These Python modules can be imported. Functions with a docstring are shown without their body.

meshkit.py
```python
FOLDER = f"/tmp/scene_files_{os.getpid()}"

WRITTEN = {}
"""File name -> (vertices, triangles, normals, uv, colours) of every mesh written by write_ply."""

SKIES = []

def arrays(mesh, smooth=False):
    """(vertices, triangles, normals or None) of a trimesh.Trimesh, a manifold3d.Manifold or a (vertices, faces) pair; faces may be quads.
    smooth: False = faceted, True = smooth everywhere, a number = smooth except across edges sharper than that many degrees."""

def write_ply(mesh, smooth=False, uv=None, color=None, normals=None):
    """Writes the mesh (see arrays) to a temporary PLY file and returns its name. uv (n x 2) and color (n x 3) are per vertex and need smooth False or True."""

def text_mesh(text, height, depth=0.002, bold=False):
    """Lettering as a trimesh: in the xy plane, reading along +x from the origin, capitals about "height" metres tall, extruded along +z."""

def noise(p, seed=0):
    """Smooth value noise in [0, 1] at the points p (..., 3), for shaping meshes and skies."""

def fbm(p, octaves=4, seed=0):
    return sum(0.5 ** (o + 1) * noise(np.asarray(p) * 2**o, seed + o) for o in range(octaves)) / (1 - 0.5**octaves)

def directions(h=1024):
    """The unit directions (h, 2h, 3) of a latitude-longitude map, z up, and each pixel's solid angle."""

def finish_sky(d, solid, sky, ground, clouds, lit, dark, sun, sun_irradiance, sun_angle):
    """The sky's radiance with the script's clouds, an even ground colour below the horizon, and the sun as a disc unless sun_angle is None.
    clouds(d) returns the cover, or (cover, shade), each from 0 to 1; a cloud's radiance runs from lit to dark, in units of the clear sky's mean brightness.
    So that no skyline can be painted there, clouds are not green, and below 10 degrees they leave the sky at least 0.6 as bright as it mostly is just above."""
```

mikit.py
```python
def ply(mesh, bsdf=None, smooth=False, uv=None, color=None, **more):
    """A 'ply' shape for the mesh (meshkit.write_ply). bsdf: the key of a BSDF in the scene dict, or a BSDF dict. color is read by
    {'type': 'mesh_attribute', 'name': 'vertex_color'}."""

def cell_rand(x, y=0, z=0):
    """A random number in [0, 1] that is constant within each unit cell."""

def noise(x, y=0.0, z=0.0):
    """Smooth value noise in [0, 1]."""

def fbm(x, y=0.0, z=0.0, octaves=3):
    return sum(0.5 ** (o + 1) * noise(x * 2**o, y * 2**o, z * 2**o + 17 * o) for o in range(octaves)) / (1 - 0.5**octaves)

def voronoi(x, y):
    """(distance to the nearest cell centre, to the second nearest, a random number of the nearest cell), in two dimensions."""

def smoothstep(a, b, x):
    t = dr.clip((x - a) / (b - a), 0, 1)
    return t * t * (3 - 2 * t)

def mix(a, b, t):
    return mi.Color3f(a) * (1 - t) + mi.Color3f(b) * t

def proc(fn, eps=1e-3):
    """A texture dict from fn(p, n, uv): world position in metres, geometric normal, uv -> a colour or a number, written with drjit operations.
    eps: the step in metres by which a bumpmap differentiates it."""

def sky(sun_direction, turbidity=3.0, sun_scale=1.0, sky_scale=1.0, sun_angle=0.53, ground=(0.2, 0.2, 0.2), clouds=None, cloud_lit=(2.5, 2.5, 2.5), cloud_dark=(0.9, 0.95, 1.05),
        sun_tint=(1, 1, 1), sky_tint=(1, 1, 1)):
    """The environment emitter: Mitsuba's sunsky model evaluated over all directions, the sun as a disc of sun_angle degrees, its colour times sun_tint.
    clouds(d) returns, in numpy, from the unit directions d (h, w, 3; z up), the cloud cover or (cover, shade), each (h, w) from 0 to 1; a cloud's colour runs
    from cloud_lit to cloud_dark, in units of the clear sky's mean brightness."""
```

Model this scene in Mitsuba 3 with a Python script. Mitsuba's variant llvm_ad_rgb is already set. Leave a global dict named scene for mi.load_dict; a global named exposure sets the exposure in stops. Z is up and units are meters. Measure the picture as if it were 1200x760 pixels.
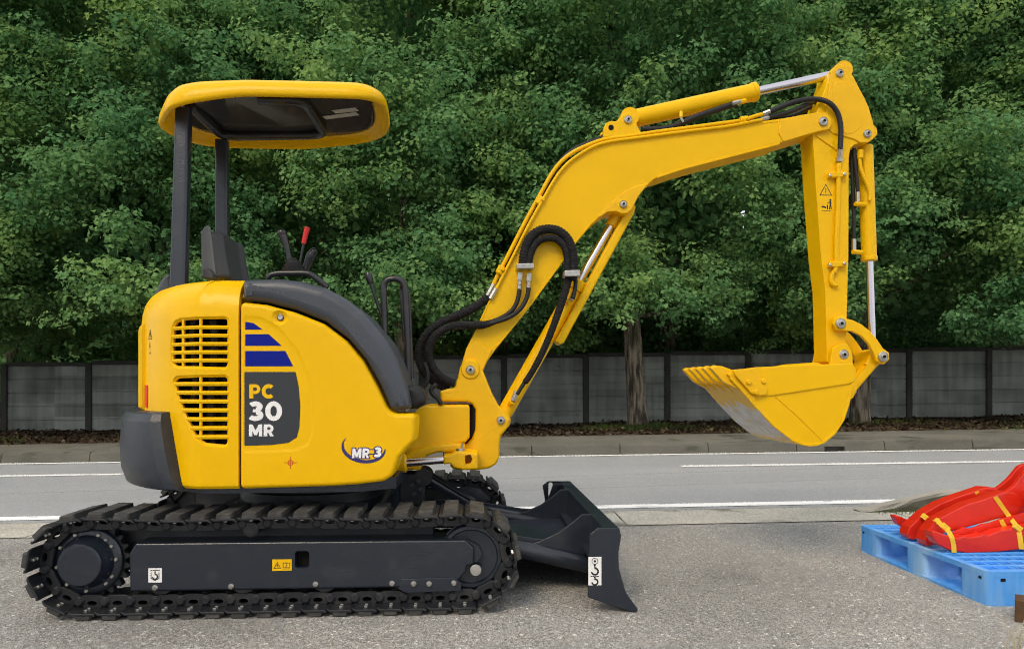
import math, random
import numpy as np
import trimesh
import manifold3d as m3
import mapbox_earcut
import drjit as dr
import mitsuba as mi
import mikit, meshkit
from shapely.geometry import Polygon, LineString, Point, MultiPolygon, box as sbox
from shapely import affinity, union_all

T = mi.ScalarTransform4f
scene, labels = {}, {}
random.seed(7)
rng = np.random.default_rng(7)

# ------------------------------------------------------------------ camera, sky, exposure
# The excavator's long axis is x, its side looks to -y; the camera stands at the origin, 0.96 m up.
YAW = math.radians(3.2)
SN, CS = math.sin(YAW), math.cos(YAW)
EYE = 0.961
scene['camera'] = {'type': 'perspective', 'fov': 69.42, 'fov_axis': 'x', 'near_clip': 0.05, 'far_clip': 900.0,
                   'principal_point_offset_y': -72.0 / 760.0,
                   'to_world': T().look_at(origin=[0, 0, EYE], target=[SN, CS, EYE], up=[0, 0, 1])}
SUN = (-0.45, -0.85, 0.95)
scene['sky'] = mikit.sky(SUN, turbidity=3, sun_scale=0.28, sun_angle=24, clouds=lambda d: (np.ones(d.shape[:2]), 0.45 * np.clip(2.2 * meshkit.fbm(d * [2.2, 2.2, 5.0] + 3.0, 4, 2) - 0.7, 0, 1)),
                         cloud_lit=(2.65, 2.75, 2.9), cloud_dark=(1.0, 1.05, 1.1))
exposure = 2.2

# ------------------------------------------------------------------ materials
def rgb(c):
    return {'type': 'rgb', 'value': list(c)}

def pr(color, rough=0.5, metal=0.0, coat=0.0, spec=0.5, bump=None, coat_gloss=0.9):
    b = {'type': 'principled', 'base_color': color if isinstance(color, dict) else rgb(color),
         'roughness': rough if isinstance(rough, dict) else float(rough), 'metallic': float(metal),
         'specular': float(spec), 'clearcoat': float(coat), 'clearcoat_gloss': float(coat_gloss)}
    if bump:
        b = {'type': 'bumpmap', 'tex': mikit.proc(bump[0], eps=bump[2] if len(bump) > 2 else 1e-3), 'scale': float(bump[1]), 'bsdf': b}
    return {'type': 'twosided', 'bsdf': b}

N, FB, VO, MX, SS = mikit.noise, mikit.fbm, mikit.voronoi, mikit.mix, mikit.smoothstep

def tex(fn):
    return mikit.proc(fn)

def paint_tex(c, amt=0.05, f=9.0):
    lo = [x * (1 - amt) for x in c]
    hi = [min(1, x * (1 + amt)) for x in c]
    return tex(lambda p, n, uv: MX(lo, hi, FB(p.x * f, p.y * f, p.z * f)))

YEL = (0.80, 0.468, 0.0005)
def orange_peel(p, n, uv):
    return N(p.x * 160, p.y * 160, p.z * 160) + 2.0 * FB(p.x * 7, p.y * 7, p.z * 7)
scene['yellow_paint'] = pr(paint_tex(YEL, 0.035, 5), 0.30, coat=0.2, spec=0.14, bump=(orange_peel, 0.00045), coat_gloss=0.95)
scene['yellow_cast'] = pr(paint_tex((0.79, 0.448, 0.0005), 0.05, 14), 0.36, coat=0.15, spec=0.25, bump=(orange_peel, 0.0009))
DARK = (0.013, 0.018, 0.029)
def dusty(base, dust, lo=0.52, hi=0.85, f=12.0, amt=0.5):
    return tex(lambda p, n, uv: MX(base, dust, SS(lo, hi, FB(p.x * f, p.y * f, p.z * f, 4)) * amt))
scene['charcoal_paint'] = pr(dusty(DARK, (0.040, 0.045, 0.055), amt=0.35), 0.25, coat=0.45, spec=0.45, bump=(orange_peel, 0.0006))
scene['black_paint'] = pr(dusty((0.011, 0.012, 0.015), (0.04, 0.04, 0.042), amt=0.35), 0.30, coat=0.3, spec=0.5)
scene['grey_plastic'] = pr(dusty((0.045, 0.053, 0.068), (0.065, 0.072, 0.085), amt=0.6), 0.40, spec=0.5, bump=(orange_peel, 0.0004))
scene['track_steel'] = pr(dusty((0.011, 0.0125, 0.016), (0.042, 0.042, 0.041), 0.45, 0.8, 16, 0.5), 0.45, spec=0.5)
scene['pad_rubber'] = pr(dusty((0.036, 0.036, 0.035), (0.095, 0.092, 0.086), 0.40, 0.75, 24, 0.6), 0.62, spec=0.4,
                         bump=(lambda p, n, uv: FB(p.x * 130, p.y * 130, p.z * 130), 0.002))
scene['hose_rubber'] = pr((0.011, 0.011, 0.012), 0.55, spec=0.4)
scene['braid'] = pr(dusty((0.010, 0.010, 0.011), (0.03, 0.03, 0.03), 0.4, 0.8, 60), 0.75, spec=0.25,
                    bump=(lambda p, n, uv: N(p.x * 170, p.y * 170, p.z * 170), 0.004))
scene['chrome'] = {'type': 'twosided', 'bsdf': {'type': 'roughconductor', 'material': 'Cr', 'alpha': 0.09}}
scene['zinc'] = pr(dusty((0.50, 0.49, 0.45), (0.22, 0.21, 0.19), 0.4, 0.8, 60), 0.34, metal=0.9)
scene['steel_wear'] = pr(dusty((0.62, 0.60, 0.58), (0.42, 0.39, 0.35), 0.35, 0.8, 22, 0.7), 0.30, metal=0.85)
scene['dark_void'] = pr((0.006, 0.006, 0.006), 0.8, spec=0.2)
scene['engine_dark'] = pr(dusty((0.02, 0.02, 0.02), (0.07, 0.065, 0.06), 0.4, 0.8, 20), 0.6)
scene['seat_vinyl'] = pr((0.050, 0.055, 0.062), 0.52, spec=0.4, bump=(lambda p, n, uv: N(p.x * 300, p.y * 300, p.z * 300), 0.0008))
scene['seat_shell'] = pr((0.14, 0.15, 0.16), 0.5, spec=0.4)
scene['red_plastic'] = pr((0.55, 0.012, 0.012), 0.35, coat=0.3)
scene['red_reflector'] = pr((0.62, 0.015, 0.015), 0.25, coat=0.6)
scene['decal_blue'] = pr((0.004, 0.012, 0.23), 0.35, spec=0.15)
scene['decal_navy'] = pr((0.022, 0.018, 0.13), 0.3, coat=0.4)
scene['decal_grey'] = pr((0.036, 0.041, 0.048), 0.4, spec=0.3)
scene['slate_casting'] = pr(dusty((0.022, 0.027, 0.036), (0.040, 0.045, 0.053), amt=0.5), 0.38, spec=0.4, bump=(orange_peel, 0.0008))
scene['decal_white'] = pr((0.78, 0.78, 0.78), 0.35)
scene['decal_yellow'] = pr((0.80, 0.475, 0.004), 0.4, spec=0.2)
scene['decal_black'] = pr((0.012, 0.012, 0.012), 0.4)
scene['decal_red'] = pr((0.5, 0.02, 0.01), 0.4)
scene['decal_cream'] = pr((0.36, 0.35, 0.31), 0.5)
scene['gloss_liner'] = pr((0.020, 0.020, 0.022), 0.05, coat=1.0, spec=1.0, coat_gloss=1.0)
scene['red_enamel'] = pr(paint_tex((0.62, 0.020, 0.006), 0.16, 9), 0.24, coat=0.7, spec=0.4, bump=(orange_peel, 0.0006))
scene['strap_web'] = pr(paint_tex((0.80, 0.52, 0.045), 0.12, 30), 0.7, spec=0.2)
scene['pallet_blue'] = pr(tex(lambda p, n, uv: MX((0.045, 0.29, 0.78), (0.33, 0.54, 0.78),
                              SS(0.42, 0.78, FB(p.x * 5, p.y * 5, p.z * 1.4, 4)) * 0.75 + 0.25 * N(p.x * 70, p.y * 70, p.z * 3))), 0.5, spec=0.35)
scene['timber'] = pr(tex(lambda p, n, uv: MX((0.060, 0.032, 0.016), (0.13, 0.075, 0.04), FB(p.x * 6, p.y * 40, p.z * 40, 4))), 0.75, spec=0.2)

# ------------------------------------------------------------------ mesh helpers
def at(u, v, Y):
    """Design help: the point of the plane y = Y that a measured photo position shows."""
    a = (u - 600.0) / 866.0
    Z = Y / (CS - a * SN)
    return Z * (a * CS + SN), EYE - (v - 452.0) * Z / 866.0

def P(pts, Y):
    return np.array([at(u, v, Y) for u, v in pts])

def P3(pts, Y):
    """Photo points on y = Y (a number or one per point), as 3-D points."""
    Ys = np.broadcast_to(np.asarray(Y, float), (len(pts),))
    return np.array([[at(u, v, y)[0], y, at(u, v, y)[1]] for (u, v), y in zip(pts, Ys)])

def tm(v, f):
    return trimesh.Trimesh(np.asarray(v, float), np.asarray(f, int), process=False)

def fix(m):
    if m.volume < 0:
        m.invert()
    return m

def ring_poly(pts, rad=0.0, seg=5):
    p = Polygon(pts).buffer(0)
    if isinstance(p, MultiPolygon):
        p = max(p.geoms, key=lambda g: g.area)
    if rad > 0:
        p = p.buffer(-rad, quad_segs=seg).buffer(2 * rad, quad_segs=seg).buffer(-rad, quad_segs=seg).simplify(rad * 0.02)
        if isinstance(p, MultiPolygon):
            p = max(p.geoms, key=lambda g: g.area)
    c = np.array(p.exterior.coords)[:-1]
    if Polygon(c).exterior.is_ccw is False:
        c = c[::-1]
    keep = np.linalg.norm(c - np.roll(c, 1, 0), axis=1) > 1e-5
    return c[keep]

def miter(c):
    e = np.roll(c, -1, 0) - c
    e /= np.linalg.norm(e, axis=1, keepdims=True) + 1e-12
    n = np.stack([e[:, 1], -e[:, 0]], 1)
    q = np.roll(n, 1, 0)
    s = n + q
    return s / np.maximum(1 + (n * q).sum(1, keepdims=True), 0.25)

def loft(rings, cap=True, flat=None):
    """Closed rings (each (n,3), same n) into a skin with earcut caps made in the rings' own best plane."""
    n = len(rings[0])
    v = np.vstack(rings)
    f = []
    i = np.arange(n)
    j = (i + 1) % n
    for k in range(len(rings) - 1):
        a, b = k * n, (k + 1) * n
        f += [np.stack([a + i, a + j, b + j], 1), np.stack([a + i, b + j, b + i], 1)]
    if cap:
        for k, flip in ((0, True), (len(rings) - 1, False)):
            r = rings[k]
            c = r - r.mean(0)
            _, _, w = np.linalg.svd(c, full_matrices=False)
            q = np.ascontiguousarray(c @ w[:2].T if flat is None else flat)
            t = mapbox_earcut.triangulate_float64(q, np.array([n], dtype=np.uint32)).reshape(-1, 3).astype(int)
            area = np.sum(q[:, 0] * np.roll(q[:, 1], -1) - np.roll(q[:, 0], -1) * q[:, 1])
            e1, e2 = q[t[:, 1]] - q[t[:, 0]], q[t[:, 2]] - q[t[:, 0]]
            tri_area = np.sum(e1[:, 0] * e2[:, 1] - e1[:, 1] * e2[:, 0])
            if (area > 0) != (tri_area > 0):
                t = t[:, ::-1]
            f.append(k * n + (t[:, ::-1] if flip else t))
    return fix(tm(v, np.vstack(f)))

def rext(pts, y0, y1, r=0.004, corner=0.0, seg=3, r1=None):
    """A profile in x,z pushed from y0 to y1, with rounded rims of radius r (near) and r1 (far)."""
    c = ring_poly(pts, corner)
    mt = miter(c)
    r1 = r if r1 is None else r1
    rings = []
    def ring(y, d):
        q = c - mt * d
        return np.stack([q[:, 0], np.full(len(q), y), q[:, 1]], 1)
    for k in range(seg + 1 if r > 0 else 1):
        a = k / seg * math.pi / 2 if r > 0 else 1.5708
        rings.append(ring(y0 + r * (1 - math.cos(a)), r * (1 - math.sin(a))))
    for k in range(seg + 1 if r1 > 0 else 1):
        a = k / seg * math.pi / 2
        rings.append(ring(y1 - r1 * (1 - math.sin(a)), r1 * (1 - math.cos(a))))
    return loft(rings, flat=c)

def rbox(x0, x1, y0, y1, z0, z1, r=0.004, seg=1):
    return rext([(x0, z0), (x1, z0), (x1, z1), (x0, z1)], y0, y1, r, seg=seg)

def cat(*ms):
    ms = [m for m in ms if m is not None]
    return trimesh.util.concatenate([tm(m.vertices, m.faces) for m in ms])

def frame(d):
    d = np.asarray(d, float)
    d = d / np.linalg.norm(d)
    a = np.cross(d, [0, 0, 1.0] if abs(d[2]) < 0.9 else [1.0, 0, 0])
    a /= np.linalg.norm(a)
    return d, a, np.cross(d, a)

def lathe(prof, p, d, n=28):
    """Profile of (radius, distance along d) turned about the axis through p."""
    d, a, b = frame(d)
    t = np.arange(n) * 2 * np.pi / n
    ringdir = np.cos(t)[:, None] * a + np.sin(t)[:, None] * b
    p = np.asarray(p, float)
    rings = [p + d * h + ringdir * max(r, 1e-4) for r, h in prof]
    return loft(rings)

def rod(p, q, r, n=20, ch=None):
    p, q = np.asarray(p, float), np.asarray(q, float)
    L = np.linalg.norm(q - p)
    ch = min(r * 0.15, L * 0.2) if ch is None else ch
    return lathe([(r - ch, 0), (r, ch), (r, L - ch), (r - ch, L)], p, q - p, n)

def spline(pts, n=40):
    from scipy.interpolate import CubicSpline
    pts = np.asarray(pts, float)
    s = np.r_[0, np.cumsum(np.linalg.norm(np.diff(pts, axis=0), axis=1) ** 0.7)]
    return CubicSpline(s, pts)(np.linspace(0, s[-1], n))

def tube(pts, r, n=10, smooth=0, cap=True):
    p = spline(pts, smooth) if smooth else np.asarray(pts, float)
    t = np.gradient(p, axis=0)
    t /= np.linalg.norm(t, axis=1, keepdims=True) + 1e-12
    a = np.cross(t[0], [0, 1.0, 0.03])
    if np.linalg.norm(a) < 0.1:
        a = np.cross(t[0], [1.0, 0, 0])
    rr = np.broadcast_to(np.asarray(r, float), (len(p),))
    ang = np.arange(n) * 2 * np.pi / n
    rings = []
    for k in range(len(p)):
        a = a - t[k] * (a @ t[k])
        a /= np.linalg.norm(a) + 1e-12
        b = np.cross(t[k], a)
        rings.append(p[k] + rr[k] * (np.cos(ang)[:, None] * a + np.sin(ang)[:, None] * b))
    return loft(rings, cap)

def fillet_path(pts, r, k=6):
    """A polyline whose corners are rounded: bent steel tube."""
    pts = [np.asarray(p, float) for p in pts]
    out = [pts[0]]
    for a, b, c in zip(pts[:-2], pts[1:-1], pts[2:]):
        u, w = (a - b), (c - b)
        ru, rw = min(r, 0.48 * np.linalg.norm(u)), min(r, 0.48 * np.linalg.norm(w))
        s, e = b + u / np.linalg.norm(u) * ru, b + w / np.linalg.norm(w) * rw
        for t in np.linspace(0, 1, k):
            out.append((1 - t) ** 2 * s + 2 * t * (1 - t) * b + t * t * e)
    out.append(pts[-1])
    return np.array(out)

def mani(m):
    return m3.Manifold(m3.Mesh(np.asarray(m.vertices, np.float32), np.asarray(m.faces, np.uint32)))

def unmani(M):
    q = M.to_mesh()
    return tm(np.asarray(q.vert_properties)[:, :3], np.asarray(q.tri_verts))

def cut(m, *tools):
    M = mani(m)
    for t in tools:
        M = M - mani(t)
    assert M.num_tri() > 0, (M.status(), mani(m).status(), [mani(t).status() for t in tools])
    return unmani(M)

def moved(m, M4):
    q = tm(m.vertices.copy(), m.faces.copy())
    q.apply_transform(M4)
    return q

def shift(m, x=0, y=0, z=0):
    q = tm(m.vertices + np.array([x, y, z]), m.faces.copy())
    return q

# ------------------------------------------------------------------ entries
def free(key):
    if key not in scene and key not in labels:
        return key
    k = 1
    while f'{key}_{k:03d}' in scene or f'{key}_{k:03d}' in labels:
        k += 1
    return f'{key}_{k:03d}'

def thing(name, label, category, group=None):
    key = free(name)
    labels[key] = {'label': label, 'category': category}
    if group:
        labels[key]['group'] = group
    return key

def pieces(mesh):
    """Touching solids fused, separate ones told apart."""
    t = tm(mesh.vertices, mesh.faces)
    parts = t.split(only_watertight=False)
    if len(parts) < 2 or len(parts) > 40:
        return [mesh]
    ms = [mani(fix(tm(q.vertices, q.faces))) for q in parts]
    if any(m.status() != m3.Error.NoError for m in ms):
        return [mesh]
    return [unmani(m) for m in m3.Manifold.batch_boolean(ms, m3.OpType.Add).decompose()]

def put(name, mesh, mat, parent=None, smooth=35, label=None, kind=None, color=None):
    first = None
    for m in (pieces(mesh) if kind is None and color is None else [mesh]):
        key = free(f'{parent}__{name}' if parent else name)
        first = first or key
        scene[key] = mikit.ply(m, mat, smooth=smooth, color=color)
        if label or kind:
            labels[key] = {}
            if label:
                labels[key]['label'] = label
            if kind:
                labels[key]['kind'] = kind
    return first

def again(name, shape, parent=None, M=None):
    """One more copy of a shape dict, at a place of its own."""
    key = free(f'{parent}__{name}' if parent else name)
    scene[key] = {**shape, 'to_world': T(np.asarray(M, float).tolist())} if M is not None else dict(shape)
    return key

def xz_print(poly, x, z, y, depth=0.0012, scale=1.0):
    """Flat print standing in the x,z plane, face to -y, its face at y."""
    ms = []
    for g in getattr(poly, 'geoms', [poly]):
        if g.area < 1e-9:
            continue
        g = affinity.scale(g, scale, scale, origin=(0, 0))
        e = trimesh.creation.extrude_polygon(g, depth, engine='earcut')
        v = np.array(e.vertices)
        ms.append(fix(tm(np.stack([v[:, 0] + x, y + depth - v[:, 2], v[:, 1] + z], 1), e.faces)))
    return cat(*ms)

# ================================================================== THE SETTING
BETA, GRADE = 0.023, 0.014
CB, SB = math.cos(BETA), math.sin(BETA)

def road_xy(s, t):
    """Road frame (s along the road to the right, t away from the camera) -> world x, y."""
    X, Z = s * CB - t * SB, s * SB + t * CB
    return X * CS + Z * SN, -X * SN + Z * CS

def sstep(a, b, x):
    t = np.clip((np.asarray(x, float) - a) / (b - a), 0, 1)
    return t * t * (3 - 2 * t)

def ground_h(s, t):
    s, t = np.asarray(s, float), np.asarray(t, float)
    return GRADE * np.clip(s, -60, 60) * sstep(4.0, 5.0, t)

def strip(s0, s1, ta, tb, za, zb, ns=60, nt=2, rough=0.0, seed=0):
    """A sheet in the road frame; ta, tb are functions of s (or numbers), za, zb heights over the ground at either edge."""
    fa = ta if callable(ta) else (lambda s: s * 0 + ta)
    fb = tb if callable(tb) else (lambda s: s * 0 + tb)
    s = np.linspace(s0, s1, ns)
    w = np.linspace(0, 1, nt)
    S, W = np.meshgrid(s, w, indexing='ij')
    Tt = fa(S) * (1 - W) + fb(S) * W
    x, y = road_xy(S, Tt)
    z = ground_h(S, Tt) + za * (1 - W) + zb * W
    if rough:
        z = z + rough * (meshkit.fbm(np.stack([x * 1.7, y * 1.7, x * 0], -1), 4, seed) - 0.5) * np.minimum(1, 4 * W * (1 - W) + 0.15)
    v = np.stack([x, y, z], -1).reshape(-1, 3)
    i, j = np.meshgrid(np.arange(ns - 1), np.arange(nt - 1), indexing='ij')
    q = np.stack([i * nt + j, (i + 1) * nt + j, (i + 1) * nt + j + 1, i * nt + j + 1], -1).reshape(-1, 4)
    return tm(v, np.vstack([q[:, [0, 1, 2]], q[:, [0, 2, 3]]]))

def struct(name, mesh, mat, smooth=True, parent=None):
    return put(name, mesh, mat, parent, smooth=smooth, kind=None if parent else 'structure')

# --- ground materials
def asphalt_col(p, n, uv):
    d1, d2, r = VO(p.x * 118, p.y * 118)
    e1, e2, r2 = VO(p.x * 55 + 3.1, p.y * 55)
    stone = MX((0.165, 0.163, 0.155), (0.53, 0.525, 0.50), r)
    stone = MX(stone, (0.85, 0.83, 0.78), SS(0.90, 0.97, r2) * SS(0.45, 0.25, e1))
    stone = MX(stone, (0.26, 0.19, 0.15), SS(0.86, 0.9, r) * 0.6)
    stone = MX((0.07, 0.068, 0.064), stone, SS(0.02, 0.22, d2 - d1))
    big = FB(p.x * 0.9, p.y * 0.9, 0.0, 4)
    patch = FB(p.x * 3.3 + 9, p.y * 3.3, 0.0, 3)
    stain = SS(0.60, 0.74, FB(p.x * 0.8 + 31, p.y * 1.3, 0.0, 5)) * 0.22
    return stone * (1 - stain) * (0.82 + 0.36 * big) * (0.93 + 0.14 * patch)
def asphalt_bump(p, n, uv):
    d1, d2, r = VO(p.x * 95, p.y * 95)
    return (d2 - d1) * 0.5 + r * 0.5
scene['coarse_asphalt'] = pr(tex(asphalt_col), 0.8, spec=0.25, bump=(asphalt_bump, 0.0035, 0.002))
def road_col(p, n, uv):
    d1, d2, r = VO(p.x * 60, p.y * 60)
    g = FB(p.x * 0.35, p.y * 1.6, 0.0, 4)
    w = FB(p.x * 2.5, p.y * 9, 3.0, 3)
    tr = p.y * 0.9967 - p.x * 0.0815 + 0.03 * N(p.x * 0.8, 2.0, 0.0) + 0.008 * N(p.x * 9, 5.0, 0.0)
    seam = SS(0.022, 0.006, dr.abs(tr - 7.62)) * 0.35 + SS(0.03, 0.008, dr.abs(tr - 6.72)) * 0.22 * SS(0.3, 0.6, N(p.x * 0.5, 1.0, 0.0)) + SS(0.6, 0.1, dr.abs(tr - 7.1)) * 0.05 + SS(0.5, 0.1, dr.abs(tr - 9.2)) * 0.05
    return (1 - seam) * MX((0.235, 0.243, 0.25), (0.31, 0.318, 0.325), g * 0.7 + w * 0.3) * (0.9 + 0.2 * r)
scene['road_asphalt'] = pr(tex(road_col), 0.75, spec=0.3, bump=(lambda p, n, uv: N(p.x * 120, p.y * 120), 0.002))
def gutter_col(p, n, uv):
    d1, d2, r = VO(p.x * 75, p.y * 75)
    g = FB(p.x * 1.1, p.y * 2.4, 0.0, 4)
    c = MX((0.29, 0.28, 0.25), (0.46, 0.445, 0.39), g) * (0.75 + 0.45 * r)
    return MX(c, (0.12, 0.11, 0.095), SS(0.62, 0.8, FB(p.x * 4 + 5, p.y * 4, 0.0, 4)) * 0.7)
scene['gutter_concrete'] = pr(tex(gutter_col), 0.85, spec=0.2, bump=(asphalt_bump, 0.002, 0.002))
def kerb_col(p, n, uv):
    g = FB(p.x * 2.1, p.y * 2.1, p.z * 5, 4)
    s = N(p.x * 45, p.y * 45, p.z * 45)
    c = MX((0.075, 0.072, 0.062), (0.17, 0.165, 0.14), g * 0.75 + s * 0.25)
    return MX(c, (0.045, 0.05, 0.03), SS(0.55, 0.75, FB(p.x * 3 + 7, p.y * 3, p.z * 9, 4)) * 0.7)
scene['kerb_concrete'] = pr(tex(kerb_col), 0.85, spec=0.2, bump=(lambda p, n, uv: FB(p.x * 40, p.y * 40, p.z * 40), 0.006))
def mark_col(p, n, uv):
    return MX((0.82, 0.82, 0.82), (0.38, 0.38, 0.38), SS(0.62, 0.74, FB(p.x * 6, p.y * 14, 0.0, 5)) * 0.7)
scene['marking_paint'] = pr(tex(mark_col), 0.6, spec=0.3)
def soil_col(p, n, uv):
    g = FB(p.x * 3, p.y * 3, 0.0, 4)
    s = N(p.x * 35, p.y * 35, p.z * 35)
    return MX((0.03, 0.022, 0.015), (0.10, 0.075, 0.055), g * 0.6 + s * 0.4)
scene['dark_soil'] = pr(tex(soil_col), 0.95, spec=0.1, bump=(lambda p, n, uv: FB(p.x * 20, p.y * 20, 0.0), 0.02))
def panel_col(p, n, uv):
    g = FB(p.x * 1.6, p.y * 1.6, p.z * 2.2, 4)
    streak = FB(p.x * 9, p.y * 9, p.z * 0.7, 3)
    row = mikit.cell_rand(p.x / 1.8, p.z / 0.295, 3)
    return MX((0.15, 0.162, 0.145), (0.50, 0.515, 0.475), SS(0.15, 0.85, g * 0.42 + streak * 0.38 + row * 0.2))
scene['panel_concrete'] = pr(tex(panel_col), 0.9, spec=0.15, bump=(lambda p, n, uv: N(p.x * 60, p.y * 60, p.z * 60), 0.003))
scene['post_concrete'] = pr(tex(lambda p, n, uv: MX((0.045, 0.045, 0.04), (0.11, 0.108, 0.098), FB(p.x * 5, p.y * 5, p.z * 3, 4))), 0.9, spec=0.15)
def bark_col(p, n, uv):
    g = FB(p.x * 26, p.y * 26, p.z * 3.2, 4)
    c = MX((0.075, 0.06, 0.045), (0.42, 0.345, 0.265), SS(0.3, 0.72, g))
    return MX(c, (0.06, 0.075, 0.03), SS(0.6, 0.8, FB(p.x * 3, p.y * 3, p.z * 1.5, 3)) * 0.5)
scene['bark'] = pr(tex(bark_col), 0.95, spec=0.1, bump=(lambda p, n, uv: FB(p.x * 26, p.y * 26, p.z * 3.2, 4), 0.05, 0.004))
scene['leaf'] = {'type': 'principledthin', 'base_color': {'type': 'mesh_attribute', 'name': 'vertex_color'}, 'roughness': 0.5,
                 'spec_trans': 0.0, 'diff_trans': 1.0, 'eta': 1.45}
scene['leaf_litter'] = {'type': 'twosided', 'bsdf': {'type': 'diffuse', 'reflectance': {'type': 'mesh_attribute', 'name': 'vertex_color'}}}

# --- the ground: one sheet to the horizon
def ground_sheet():
    s = np.r_[-420, -200, -100, np.linspace(-60, -9, 18), np.linspace(-8, 8, 49), np.linspace(9, 60, 18), 100, 200, 420]
    t = np.r_[-300, -100, -30, -10, -4, np.linspace(-2, 3.8, 10), np.linspace(4.0, 5.0, 11), np.linspace(5.5, 20, 12), 30, 60, 140, 420]
    S, Tt = np.meshgrid(s, t, indexing='ij')
    x, y = road_xy(S, Tt)
    z = ground_h(S, Tt) - 0.02 * sstep(5.0, 5.2, Tt)
    v = np.stack([x, y, z], -1).reshape(-1, 3)
    nt = len(t)
    i, j = np.meshgrid(np.arange(len(s) - 1), np.arange(nt - 1), indexing='ij')
    q = np.stack([i * nt + j, (i + 1) * nt + j, (i + 1) * nt + j + 1, i * nt + j + 1], -1).reshape(-1, 4)
    return tm(v, np.vstack([q[:, [0, 1, 2]], q[:, [0, 2, 3]]]))
struct('ground', ground_sheet(), 'coarse_asphalt')

near_line = lambda s: 5.735 + 0.0123 * s
lane_line = lambda s: 8.51 - 0.0203 * s
edge_line = lambda s: 9.99 - 0.0206 * s
gut0 = lambda s: 4.97 + 0.012 * s
gut1 = lambda s: 5.55 + 0.0123 * s
road = struct('road', strip(-60, 60, lambda s: gut1(s) + 0.012, lambda s: edge_line(s) + 0.06, 0.004, 0.004, 120, 4), 'road_asphalt')
struct('marking', strip(-60, 60, lambda s: near_line(s) - 0.08, lambda s: near_line(s) + 0.08, 0.009, 0.009, 120), 'marking_paint', parent=road)
struct('marking', strip(-60, 60, lambda s: edge_line(s) - 0.10, lambda s: edge_line(s) + 0.02, 0.009, 0.009, 120), 'marking_paint', parent=road)
for a, b in ((2.14, 13.9), (-13.8, -4.29)):
    struct('marking', strip(a, b, lambda s: lane_line(s) - 0.065, lambda s: lane_line(s) + 0.065, 0.009, 0.009, 30), 'marking_paint', parent=road)
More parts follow.
